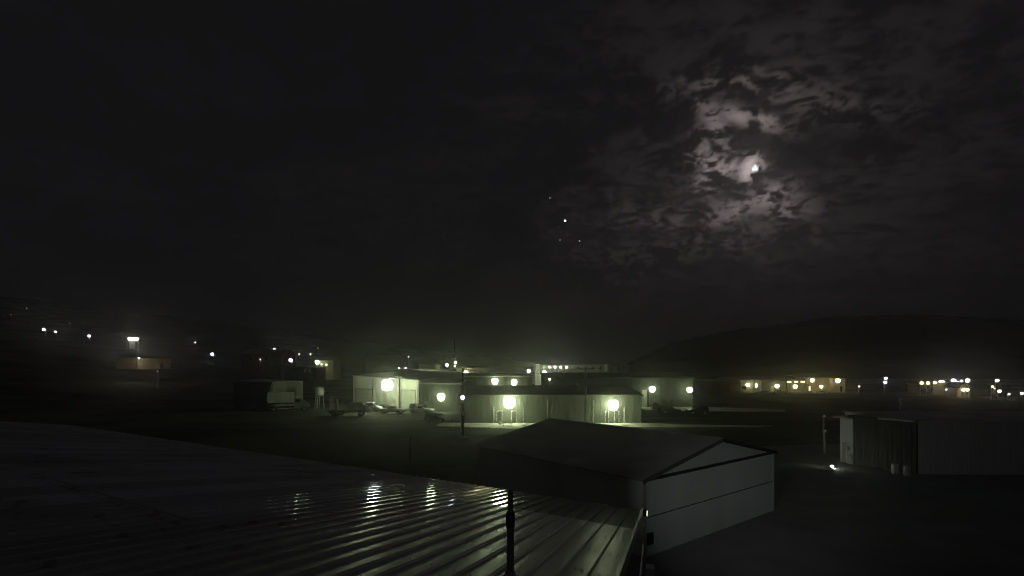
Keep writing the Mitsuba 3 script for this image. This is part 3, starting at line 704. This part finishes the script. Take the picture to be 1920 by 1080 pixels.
for k in (-.95, -.5, .5, .95): obj('insulator', lathe([[0, 0], [.05, 0], [.07, .06], [.04, .12], [0, .14]], [x + k, y - .2, Z(690.8, 89.5)], 10), 'm_glass_dark', t)
t, x, y = pole('radio_mast', 852, 226, Z(636, 226), .22, 'thin tall mast rising above the pale hangar', 'mast')
for k in (6, 10, 14, 18): obj('brace', bx(x - .9, x + .9, y - .05, y + .05, k, k + .12), 'm_steel', t)
t, x, y = pole('bollard_post', 768.5, 55, Z(817, 55), .07, 'slim dark post with a pale cap in the dark yard', 'post')
obj('cap', lathe([[0, 0], [.10, 0], [.10, .08], [.04, .14], [0, .15]], [x, y, Z(817, 55) - .02], 12), 'm_siding_white', t)
t, x, y = pole('utility_pole', 683, 170, Z(671, 170), .16, 'thin pole behind the left end of the garage')
obj('crossarm', bx(x - .9, x + .3, y - .2, y - .1, Z(672.5, 170), Z(671.4, 170)), 'm_wood', t)

def wire(a, b, sag, label):
    f = np.linspace(0, 1, 14)[:, None]
    p = np.asarray(a) * (1 - f) + np.asarray(b) * f - np.array([0, 0, 1]) * sag * 4 * f * (1 - f)
    one('power_line', [tube(p[i], p[i + 1], .022, 5) for i in range(13)], 'm_black', label, 'power line', 'power lines strung between the poles')


pa = np.array([*XY(868, 74), Z(692, 74)]); pb = np.array([*XY(1098, 89.5), Z(691, 89.5)]); pc = np.array([*XY(749, 117), Z(706.5, 117)])
wire(pa, pb + [-.95, -.2, .1], .9, 'power line between the lamp pole and the pole with the long crossarm')
wire(pa + [0, 0, -.3], pc + [.8, -.15, .1], 1.0, 'power line from the lamp pole to the pole before the garage')
wire(pb + [.95, -.2, .1], np.array([60.0, 96.0, 9.5]), 1.2, 'power line running right from the pole with the long crossarm')

# ------------------------------------------------------------------ vehicles
def wheel(t, m, x, y, r, w):
    k = obj('wheel', [tube([x, y - w / 2, r], [x, y + w / 2, r], r, 20)], 'm_rubber', t)
    scene[k]['to_world'] = T(m)
    for s in (-1, 1):
        pass
    h = obj('hub', tube([x, y - w / 2 - .015, r], [x, y + w / 2 + .015, r], r * .58, 14), 'm_hub', k)
    scene[h]['to_world'] = T(m)


def vehicle(px, D, ang, kind, paint, label, group='vehicles parked by the garage', cat='car'):
    """local x runs from tail to nose; ang = heading in degrees from world +x."""
    t = thing({'pickup': 'pickup_truck', 'suv': 'parked_car', 'van': 'parked_van', 'sedan': 'parked_car'}[kind], label, cat, group)
    a = math.radians(ang); m = frame(XY(px, D), (math.cos(a), math.sin(a)))
    w = .93
    L = {'pickup': 5.6, 'suv': 4.7, 'van': 5.4, 'sedan': 4.7}[kind]
    xn = L / 2
    def outl(pts): return [(p[0], p[1]) for p in pts]
    def slab(pts, ya, yb): return prism(outl(pts), ya, yb)
    if kind == 'pickup':
        low = [(-xn, .55), (-xn + .1, .45), (xn - .15, .42), (xn, .55), (xn, .95), (xn - .12, 1.06), (.95, 1.16), (.85, 1.15), (-.75, 1.15), (-.78, 1.10), (-xn, 1.10)]
        cab = [(-.72, 1.14), (1.02, 1.14), (.42, 1.80), (.25, 1.86), (-.45, 1.87), (-.62, 1.80)]
        wx = (-1.65, 1.75); r = .40
    elif kind == 'suv':
        low = [(-xn, .5), (-xn + .1, .35), (xn - .15, .32), (xn, .5), (xn, .82), (xn - .15, .98), (.9, 1.06), (-xn + .05, 1.06)]
        cab = [(-xn + .08, 1.05), (1.0, 1.05), (.25, 1.62), (-.1, 1.72), (-1.7, 1.72), (-2.05, 1.64)]
        wx = (-1.35, 1.42); r = .36
    elif kind == 'van':
        low = [(-xn, .5), (-xn + .1, .38), (xn - .15, .35), (xn, .5), (xn, .95), (xn - .25, 1.15), (1.75, 1.30), (-xn, 1.30)]
        cab = [(-xn + .02, 1.29), (1.85, 1.29), (1.1, 2.05), (.9, 2.12), (-xn + .2, 2.12), (-xn + .05, 2.05)]
        wx = (-1.6, 1.75); r = .37
    else:
        low = [(-xn, .5), (-xn + .1, .33), (xn - .15, .3), (xn, .45), (xn, .7), (xn - .2, .84), (.95, .93), (-1.6, .97), (-xn + .05, .93)]
        cab = [(-1.75, .95), (1.1, .93), (.3, 1.38), (.05, 1.44), (-.8, 1.44), (-1.05, 1.40)]
        wx = (-1.4, 1.4); r = .33
    body = slab(low, -w, w)
    v = body.vertices.copy(); fade = np.clip((np.abs(v[:, 0]) - (xn - .5)) / .5, 0, 1); v[:, 1] *= 1 - .09 * fade; body.vertices = v
    k = obj('body', body, paint, t); scene[k]['to_world'] = T(m)
    if kind == 'pickup':   # open bed: side walls and a dark floor inside
        b = obj('bed', bx(-xn + .12, -.85, -w + .1, w - .1, 1.085, 1.115), 'm_black', t); scene[b]['to_world'] = T(m)
        b = obj('bed_rail', [bx(-xn, -.76, s * w - .05, s * w + .05, 1.11, 1.17) for s in (-.94, .94)], paint, t); scene[b]['to_world'] = T(m)
    cb = slab(cab, -w + .04, w - .04)
    v = cb.vertices.copy(); z0, z1 = v[:, 2].min(), v[:, 2].max(); v[:, 1] *= 1 - .16 * (v[:, 2] - z0) / (z1 - z0); cb.vertices = v
    k = obj('cabin', cb, paint, t); scene[k]['to_world'] = T(m)
    # windows as thin proud panes
    cabp = np.array(cab); zt = cabp[:, 1].max(); zb = cabp[:, 1].min() + .06
    def side(s):
        xs0, xs1 = cabp[0, 0] + .18, cabp[1, 0] - .22
        top0, top1 = cabp[-1, 0] + .15, cabp[2, 0] - .05
        yb, yt = s * (w - .04 + .004) * (1 - .16 * .08), s * (w - .04 + .006) * (1 - .16 * .82)
        q = [[xs0, yb, zb], [xs1, yb, zb], [top1, yt, zt - .12], [top0, yt, zt - .12]]
        return hull(q + [[x, y + s * .012, z] for x, y, z in q])
    for s in (-1, 1):
        k = obj('window', side(s), 'm_glass_dark', t); scene[k]['to_world'] = T(m)
    for (pa, pb), sg in (((cabp[1], cabp[2]), 1), ((cabp[0], cabp[-1]), -1)):
        qa = pa + (pb - pa) * .12; qb = pa + (pb - pa) * .92
        q = [[qa[0] + sg * .008, y, qa[1]] for y in (-w * .84, w * .84)] + [[qb[0] + sg * .008, y, qb[1]] for y in (-w * .72, w * .72)]
        k = obj('windscreen' if sg > 0 else 'rear_window', hull(q + [[x + sg * .012, y, z + .006] for x, y, z in q]), 'm_glass_dark', t); scene[k]['to_world'] = T(m)
    for s in (-.72, .72):
        k = obj('headlight', bx(xn - .06, xn + .012, s * w - .16, s * w + .16, .68 if kind != 'sedan' else .58, .84 if kind != 'sedan' else .70), 'm_lens', t); scene[k]['to_world'] = T(m)
    for bb_ in (bx(xn - .05, xn + .07, -w * .9, w * .9, .42, .58), bx(-xn - .07, -xn + .05, -w * .93, w * .93, .45, .6)):
        k = obj('bumper', bb_, 'm_hub' if kind == 'pickup' else 'm_black', t); scene[k]['to_world'] = T(m)
    for x in wx:
        for s in (-1, 1): wheel(t, m, x, s * (w - .10), r, .24)
    return t, m


vehicle(694, 118, -12, 'van', 'm_car_white', 'white-roofed van before the left roll-up door', cat='van')
vehicle(735, 111.5, -10, 'pickup', 'm_car_silver', 'silver pickup parked beneath the garage floodlight', cat='pickup truck')
tw, twm = vehicle(790, 112.5, -18, 'pickup', 'm_car_white', 'white pickup with its bonnet shining in front of the right roll-up door', cat='pickup truck')
vehicle(820, 94.3, -28, 'suv', 'm_car_dark', 'small dark car nearest the annex wall')
one('cargo_crate', [bx(-2.55, -1.0, -.74, .74, 1.2, 2.05, twm), bx(-2.6, -.95, -.78, .78, 2.05, 2.12, twm)], 'm_dark_wall', 'dark box standing in the bed of the white pickup', 'crate')
vehicle(716, 120.5, 160, 'sedan', 'm_car_dark', 'dark saloon car between the van and the silver pickup')
vehicle(1255, 112.5, 5, 'suv', 'm_car_dark', 'dark car left of the pair on the lit yard at right', 'dark cars in the yard of the long shed')
vehicle(1307, 111.5, 185, 'suv', 'm_car_dark', 'dark car right of the pair on the lit yard at right', 'dark cars in the yard of the long shed')
vehicle(1435, 196, 20, 'sedan', 'm_car_white', 'small white car in front of the olive shop', 'cars along the far street row')
vehicle(1537, 194, 170, 'sedan', 'm_car_white', 'small white car in front of the tan shop', 'cars along the far street row')
vehicle(1465, 198, 10, 'sedan', 'm_car_silver', 'small grey car right of the white one by the olive shop', 'cars along the far street row')

# box truck on the left
bt = thing('box_truck', 'pale box truck with a blue-grey cab beside the open shelter', 'truck')
bm2 = frame(XY(534, 119), (math.cos(math.radians(20)), math.sin(math.radians(20))))
def put(name, mesh, mt, parent=bt, m=bm2, **kw):
    k = obj(name, mesh, mt, parent, **kw); scene[k]['to_world'] = T(m); return k
put('cargo_box', [bx(-3.6, 2.0, -1.15, 1.15, 2.0, 4.35)] + [bx(-3.6 + i * .7, -3.55 + i * .7, -1.17, -1.15, 2.05, 4.3) for i in range(9)], 'm_siding_white')
put('chassis', [bx(-3.5, 4.2, -.5, .5, .75, 1.1), bx(-3.4, 1.9, -1.1, 1.1, 1.75, 1.98)], 'm_black')
put('cab', hull([[x, y, z] for y in (-1.05, 1.05) for x, z in ((2.1, .8), (5.3, .8), (5.3, 1.5), (5.1, 1.75), (4.0, 1.95), (3.5, 2.85), (3.2, 3.0), (2.1, 3.0))]), 'm_car_blue')
put('windscreen', hull([[x, y, z] for y, k_ in ((-.92, 0), (.92, 0)) for x, z in ((3.96, 2.02), (3.57, 2.78), (4.01, 2.04), (3.62, 2.80))]), 'm_glass_dark')
for s in (-1, 1): put('window', bx(2.35, 3.3, s * 1.055 - .012, s * 1.055 + .012, 2.0, 2.75), 'm_glass_dark')
put('headlight', bx(5.28, 5.33, -.9, -.6, 1.1, 1.3), 'm_lens'); put('headlight', bx(5.28, 5.33, .6, .9, 1.1, 1.3), 'm_lens')
put('marker', bx(.9, 1.1, -1.185, -1.15, 2.9, 3.1), 'm_trim_pale')
for x in (-2.3, 4.2):
    for s in (-1, 1): wheel(bt, bm2, x, s * .95, .48, .3)

# low-bed trailer with stakes, tank and loose gear near the garage
tr = thing('flatbed_trailer', 'dark flatbed trailer with upright stakes left of the garage', 'trailer')
tm = frame(XY(655, 107), (1, -.06))
put('deck', [bx(-4.2, 4.2, -1.2, 1.2, .95, 1.2), bx(-4.2, 4.2, -.4, .4, .7, .95)], 'm_wood', tr, tm)
for x in (-3.6, -2.2, -2.0, 0, 2.0): put('stake', bx(x - .06, x + .06, -1.24, -1.14, 1.1, 3.6 if x < -1.5 else 2.2), 'm_conduit', tr, tm)
put('load', [bx(-.5, 3.9, -1.0, 1.0, 1.22, 2.3), bx(.2, 3.2, -.9, .9, 2.3, 2.9)], 'm_dark_wall', tr, tm)
for x in (-3.0, -2.1, 2.6):
    for s in (-1, 1): wheel(tr, tm, x, s * 1.0, .42, .26)
for x in (-4.1, -3.3, -.4, 1.4): put('reflector', bx(x - .1, x + .1, -1.225, -1.2, 1.0, 1.15), 'm_lens', tr, tm)
t = thing('storage_tank', 'pale round-topped storage tank on legs right of the box truck', 'tank')
x, y = XY(599, 124)
obj('drum', lathe([[0, 3.2], [.6, 3.2], [1.05, 3.5], [1.1, 4.6], [.95, 5.1], [.5, 5.4], [0, 5.5]], [x, y, 0], 20), 'm_tank', t, smooth=40)
for a in range(4):
    ca, sa = math.cos(a * math.pi / 2 + .4), math.sin(a * math.pi / 2 + .4)
    obj('leg', tube([x + 1.1 * ca, y + 1.1 * sa, -.2], [x + .8 * ca, y + .8 * sa, 3.5], .08), 'm_conduit', t)
obj('pipe', [tube([x - .2, y - 1.0, .2], [x - .2, y - 1.0, 3.3], .07), tube([x - 1.5, y - .4, 5.1], [x, y - .4, 5.3], .06)], 'm_tank', t)

# pallets, cabinet, bench by the lamps
for i, (px, n) in enumerate(((1225.5, 5), (1230.5, 6), (1236, 5))):
    x, y = XY(px, 122.5)
    for j in range(n):
        q = []
        z = .02 + j * .29
        for k in range(5): q.append(bx(x - .32, x + .32, y - .5 + k * .22, y - .36 + k * .22, z + .2, z + .26))
        for k in (-.28, 0, .28): q.append(bx(x + k - .05, x + k + .05, y - .5, y + .52, z, z + .2))
        one('pallet', q, 'm_crate', f'{("lowest", "second lowest", "third", "fourth", "fifth", "sixth")[j]} pale wooden pallet in the {("left", "middle", "right")[i]} stack on the lit yard', 'pallet', f'stacked pallets on the lit yard' if True else f'pallets of the {("left", "middle", "right")[i]} stack')
t = thing('meter_cabinet', 'pale upright cabinet on the lit yard in front of the long shed', 'cabinet')
x, y = XY(1253.5, 121)
obj('body', bx(x - .42, x + .42, y - .3, y + .3, .1, 1.75), 'm_siding_tan', t); obj('door', bx(x - .36, x + .36, y - .33, y - .303, .2, 1.65), 'm_siding_tan', t); obj('plinth', bx(x - .5, x + .5, y - .36, y + .36, -.1, .1), 'm_apron', t)
t = thing('picnic_table', 'dark bench table standing on the apron below the left workshop lamp', 'table')
x, y = XY(951, 88.5)
obj('tabletop', [bx(x - .9, x + .9, y - .38 + k * .19, y - .21 + k * .19, .72, .77) for k in range(4)], 'm_wood', t)
for s in (-1, 1):
    obj('seat', [bx(x - .9, x + .9, y + s * .72 - .13, y + s * .72 + .13, .43, .47)], 'm_wood', t)
    obj('leg', [tube([x + s * .65, y - .75, 0], [x + s * .65, y - .2, .72], .045, 6), tube([x + s * .65, y + .75, 0], [x + s * .65, y + .2, .72], .045, 6), bx(x + s * .65 - .03, x + s * .65 + .03, y - .75, y + .75, .38, .43)], 'm_wood', t)
one('planter', lathe([[0, 0], [.28, 0], [.36, .5], [.33, .52], [.28, .42], [0, .42]], [*XY(938, 90), 0.02], 14), 'm_crate', 'round pale planter left of the bench table', 'planter')
x, y = XY(982, 88); one('sand_bag', lathe([[0, 0], [.3, 0], [.36, .12], [.26, .26], [0, .3]], [x, y, 0.02], 10), 'm_siding_white', 'small white bag at the edge of the lit apron', 'bag')

# ------------------------------------------------------------------ the roof in the foreground
ROOF_A, ROOF_B, ROOF_0 = -0.090, -0.1508, 8.61            # roof plane: z = ROOF_0 + A x + B y
def roof_hit(px, py):
    X, Zd = (px - 960) / FOC, -(py - HORIZON) / FOC
    D = (ROOF_0 - CAM_H) / (Zd - ROOF_A * X - ROOF_B)
    return np.array([X * D, D, CAM_H + Zd * D])


E1, E0 = roof_hit(686, 880), roof_hit(1202, 956.5)
eu = (E1 - E0) / np.linalg.norm(E1 - E0)                   # along the eave, to the left
rd = np.array([0.2917, 1, ROOF_A * 0.2917 + ROOF_B]); rd /= np.linalg.norm(rd)   # down the ribs
rn = np.cross(rd, eu); rn *= np.sign(rn[2]); rn /= np.linalg.norm(rn)
RIB = 0.305; step = RIB / np.linalg.norm(np.cross(eu, rd))
house = thing('own_warehouse', 'wet corrugated metal roof in the foreground sloping away from the camera', 'building')
pan = lambda u: .0046 * 4 * u * (1 - u)                    # each pan is slightly crowned
prof = [(x, pan(x / .262)) for x in np.linspace(0, .262, 15)] + [(.274, .030), (.279, .034), (.290, .034), (.295, .030), (.305, 0)]
LEN = 21.0
nsheet, nrib = 42, 3
for t0, t1, up in ((0.0, 4.05, 0.0), (3.9, LEN, 0.006)):       # the upper sheets lap over the lower ones
    ts = np.unique(np.concatenate([np.linspace(t0, min(t1, 14), 10 if up == 0 else 24), np.linspace(min(t1, 14), t1, 5)]))
    for i in range(nsheet):
        us, hs = [], []
        for k in range(nrib):
            for u, h in prof[:-1] if k < nrib - 1 else prof:
                us.append((i * nrib + k) * step + u / RIB * step); hs.append(h)
        us, hs = np.array(us), np.array(hs)
        skew = float(rng.normal(0, .012))
        rows = []
        for tt in ts:
            base = E0 + us[:, None] * eu - rd * (tt - (.05 + skew if tt == ts[0] else 0))
            wob = (meshkit.fbm(np.stack([base[:, 0] * .8, base[:, 1] * .8, 0 * base[:, 0] + i * 3.3 + up * 900], -1), 2, 77) - .5) * .010
            rows.append(base + rn * (hs + wob + up + .003 * (i % 2))[:, None])
        v = np.stack(rows); mrow, ncol = v.shape[:2]
        ii = np.arange(mrow * ncol).reshape(mrow, ncol)
        q = np.stack([ii[:-1, :-1], ii[1:, :-1], ii[1:, 1:], ii[:-1, 1:]], -1).reshape(-1, 4)
        msh = trimesh.Trimesh(v.reshape(-1, 3), np.vstack([q[:, [0, 1, 2]], q[:, [0, 2, 3]]]), process=False)
        if msh.face_normals[:, 2].mean() < 0: msh.invert()
        dusty = up > 0 and i < 4
        obj('roof_sheet', msh, 'm_roof_sheet_dusty' if dusty else 'm_roof_sheet_dull' if i < 3 and up == 0 else ROOF_TONES[(i * 7 + i // 3 + int(up > 0)) % 3], house, smooth=25, label='duller dusty roof sheet at the right edge' if dusty else None)
screws = []
for tt in (.25, 1.55, 2.85, 4.15, 5.45, 6.75, 8.05, 9.35, 10.65, 11.95):
    for k in range(nsheet * nrib):
        if tt > 6.9 and k > 45: continue
        for du in (.07, .165):
            c_ = E0 + eu * (k * step + du / RIB * step) - rd * tt + rn * (.010 + (.006 if tt > 3.9 else 0))
            screws.append(hull([c_ + rn * h + (rd * math.cos(a_) + eu * math.sin(a_)) * r_ for h, r_ in ((-.006, .013), (.006, .008)) for a_ in np.arange(6) * math.pi / 3]) if not screws else None)
            if screws[-1] is None:
                m_ = screws[0].copy(); m_.apply_translation(c_ - SC0); screws[-1] = m_
            else:
                SC0 = c_
obj('roof_screw', screws, 'm_flashing', house, kind='stuff')
# structure under the roof: deck, walls
Lw = nsheet * 3 * step
deck = [E0 + eu * .02 - rn * .03, E0 + eu * (Lw - .02) - rn * .03, E0 + eu * (Lw - .02) - rd * LEN - rn * .03, E0 + eu * .02 - rd * LEN - rn * .03]
obj('roof_deck', hull(deck + [p - rn * .12 for p in deck]), 'm_trim_dark', house)
ins = [E0 + eu * .3 - rd * .4, E0 + eu * (Lw - .3) - rd * .4, E0 + eu * (Lw - .3) - rd * (LEN - .1), E0 + eu * .3 - rd * (LEN - .1)]
obj('wall', hull([p - rn * .18 for p in ins] + [[p[0], p[1], -.3] for p in ins]), 'm_dark_wall', house)
def strip(a, b, offs):
    return hull([p + o for p in (a, b) for o in offs])
eo = np.cross(eu, [0, 0, 1.0]); eo *= np.sign(eo[1])
obj('gutter', [strip(E0, E0 + eu * Lw, [eo * .03 - [0, 0, .16], eo * .15 - [0, 0, .16], eo * .03 - [0, 0, .145], eo * .15 - [0, 0, .145]]), strip(E0, E0 + eu * Lw, [eo * .15 - [0, 0, .16], eo * .165 - [0, 0, .16], eo * .15 - [0, 0, .03], eo * .165 - [0, 0, .03]])], 'm_trim_dark', house)
ro = -eu
obj('rake_trim', [strip(E0 + ro * .012, E0 + ro * .012 - rd * LEN, [rn * .045, rn * .055, ro * .04 + rn * .045, ro * .04 + rn * .055]), strip(E0 + ro * .052, E0 + ro * .052 - rd * LEN, [rn * .055, -rn * .16, ro * .012 + rn * .055, ro * .012 - rn * .16])], 'm_flashing', house, label='bare metal trim along the right roof edge')
# vent pipe on the roof
b = roof_hit(957, 1096)
t = thing('vent_pipe', 'dark vent pipe with a collar rising from the wet roof', 'pipe')
hz = lambda py: Z(py, b[1])
obj('pipe', lathe([[0, -.15], [.036, -.15], [.036, hz(985) - b[2]], [.0, hz(985) - b[2]]], b, 18), 'm_conduit', t, smooth=40)
obj('collar', lathe([[0, hz(988) - b[2]], [.042, hz(988) - b[2]], [.046, hz(972) - b[2]], [.040, hz(960) - b[2]], [0, hz(960) - b[2]]], b, 18), 'm_black', t, smooth=40)
obj('upper_pipe', lathe([[0, hz(962) - b[2]], [.027, hz(962) - b[2]], [.026, hz(922) - b[2]], [.020, hz(918) - b[2]], [0, hz(918) - b[2]]], b, 18), 'm_conduit', t, smooth=40)
obj('flashing', lathe([[.16, -.02], [.17, .0], [.06, .10], [.045, .14], [.03, .14], [0, .1]], b, 18), 'm_flashing', t, smooth=40)
# things along the right edge of the roof
q = roof_hit(1212, 1071); d = rd
bxm = frame(q + rn * .0, (rd[0], rd[1]))
t = thing('junction_box', 'pale junction box on the right edge of the wet roof', 'box')
obj('case', bx(-.07, .07, -.09, .0, -.04, .05, bxm), 'm_siding_shed', t); obj('lid', bx(-.075, .075, -.095, .005, .05, .062, bxm), 'm_siding_shed', t)
obj('screw', tube([0, -.045, .06], [0, -.045, .068], .01).apply_transform(bxm), 'm_steel', t)
a_, b_ = roof_hit(1203, 1062) + rn * .08, roof_hit(1206, 1030) + rn * .08
one('roof_conduit', tube(a_ - (b_ - a_) * .8, b_, .012, 8), 'm_flashing', 'short bright metal conduit along the right roof edge', 'conduit')
# the small brilliant lamp seen at the far right corner of the roof: a hooded floodlight that shines on the gable wall
t = thing('corner_floodlight', 'small brilliant hooded floodlight at the far right corner of the wet roof', 'floodlight')
o = E0 + ro * .125 + rd * .06 - np.array([0, 0, .06])
aim = np.array([18.9, 35.6, 2.3]); av = (aim - o) / np.linalg.norm(aim - o)
lm = np.eye(4); lm[:3, 0] = av; lm[:3, 1] = np.cross([0, 0, 1.0], av); lm[:3, 1] /= np.linalg.norm(lm[:3, 1]); lm[:3, 2] = np.cross(av, lm[:3, 1]); lm[:3, 3] = o
obj('housing', [bx(-.10, .03, -.055, .055, .075, .10, lm), bx(-.10, -.085, -.055, .055, -.075, .075, lm)], 'm_black', t)
obj('lens', hull([[x, y, z] for x, w_, h_ in ((-.085, .03, .06), (.0, .045, .075)) for y in (-w_, w_) for z in (-h_, h_)]).apply_transform(lm), 'm_lens', t, emitter={'type': 'area', 'radiance': rgb(1.6 * YG), 'sampling_weight': 0.05})
obj('bracket', tube([-.09, 0, 0], [-.30, .12, -.02], .014).apply_transform(lm), 'm_steel', t)
scene['corner_floodlight_beam'] = {'type': 'spot', 'to_world': T().look_at(origin=(o + av * .05).tolist(), target=aim.tolist(), up=[0, 0, 1]), 'intensity': rgb(76 * np.array([.92, 1.0, .93])), 'cutoff_angle': 24.0, 'beam_width': 5.0, 'sampling_weight': 1.5}
for i, px in enumerate((1156, 1163, 1184)):
    h = roof_hit(px, 951 + i); one('roof_bolt', lathe([[0, 0], [.035, 0], [.035, .03], [.02, .06], [0, .065]], h + rn * .0, 10), 'm_flashing', ('left', 'middle', 'right')[i] + ' one of three bright bolts near the far roof edge', 'bolt')
p0, p1 = roof_hit(60, 894), roof_hit(352, 985)
one('gas_pipe', [tube(p0 + rn * .07, p1 + rn * .07, .018, 10)] + [strip(p0 + (p1 - p0) * f, p0 + (p1 - p0) * f + rn * .055, [rd * .04 + eu * .05, rd * .04 - eu * .05, -rd * .04 + eu * .05, -rd * .04 - eu * .05]) for f in (.1, .35, .6, .85)], 'm_crate', 'long thin pipe lying across the roof at lower left', 'pipe')

# ------------------------------------------------------------------ stars
for px, py, r, L, lab in ((1031, 371, 1.5, .10, 'faint upper left star of the four'), (1059.5, 414, 2.1, 1.2, 'brightest star of the four'), (1050, 450, 1.4, .11, 'faint lower left star of the four'), (1086.5, 452, 1.6, .16, 'lower right star of the four')):
    D = 9000.0
    s_ = trimesh.creation.icosphere(subdivisions=1, radius=r / FOC * D); s_.apply_translation(P(px, py, D))
    one('star', s_, 'm_lens', lab, 'star', 'stars above the yard', emitter={'type': 'area', 'radiance': rgb(2.6 * L * np.array([1.1, 1.0, .95])), 'sampling_weight': 0.001})

# ------------------------------------------------------------------ haze
scene['haze_medium'] = {'type': 'homogeneous', 'albedo': {'type': 'rgb', 'value': [.95, .95, .95]}, 'sigma_t': SIGMA, 'phase': {'type': 'hg', 'g': 0.96}}
scene['haze'] = {'type': 'cube', 'to_world': T().translate([0, 600, 53.5]).scale([1600, 1000, 57.5]), 'bsdf': {'type': 'null'}, 'interior': {'type': 'ref', 'id': 'haze_medium'}}
labels['haze'] = {'kind': 'stuff', 'label': 'thin night haze over the whole place'}
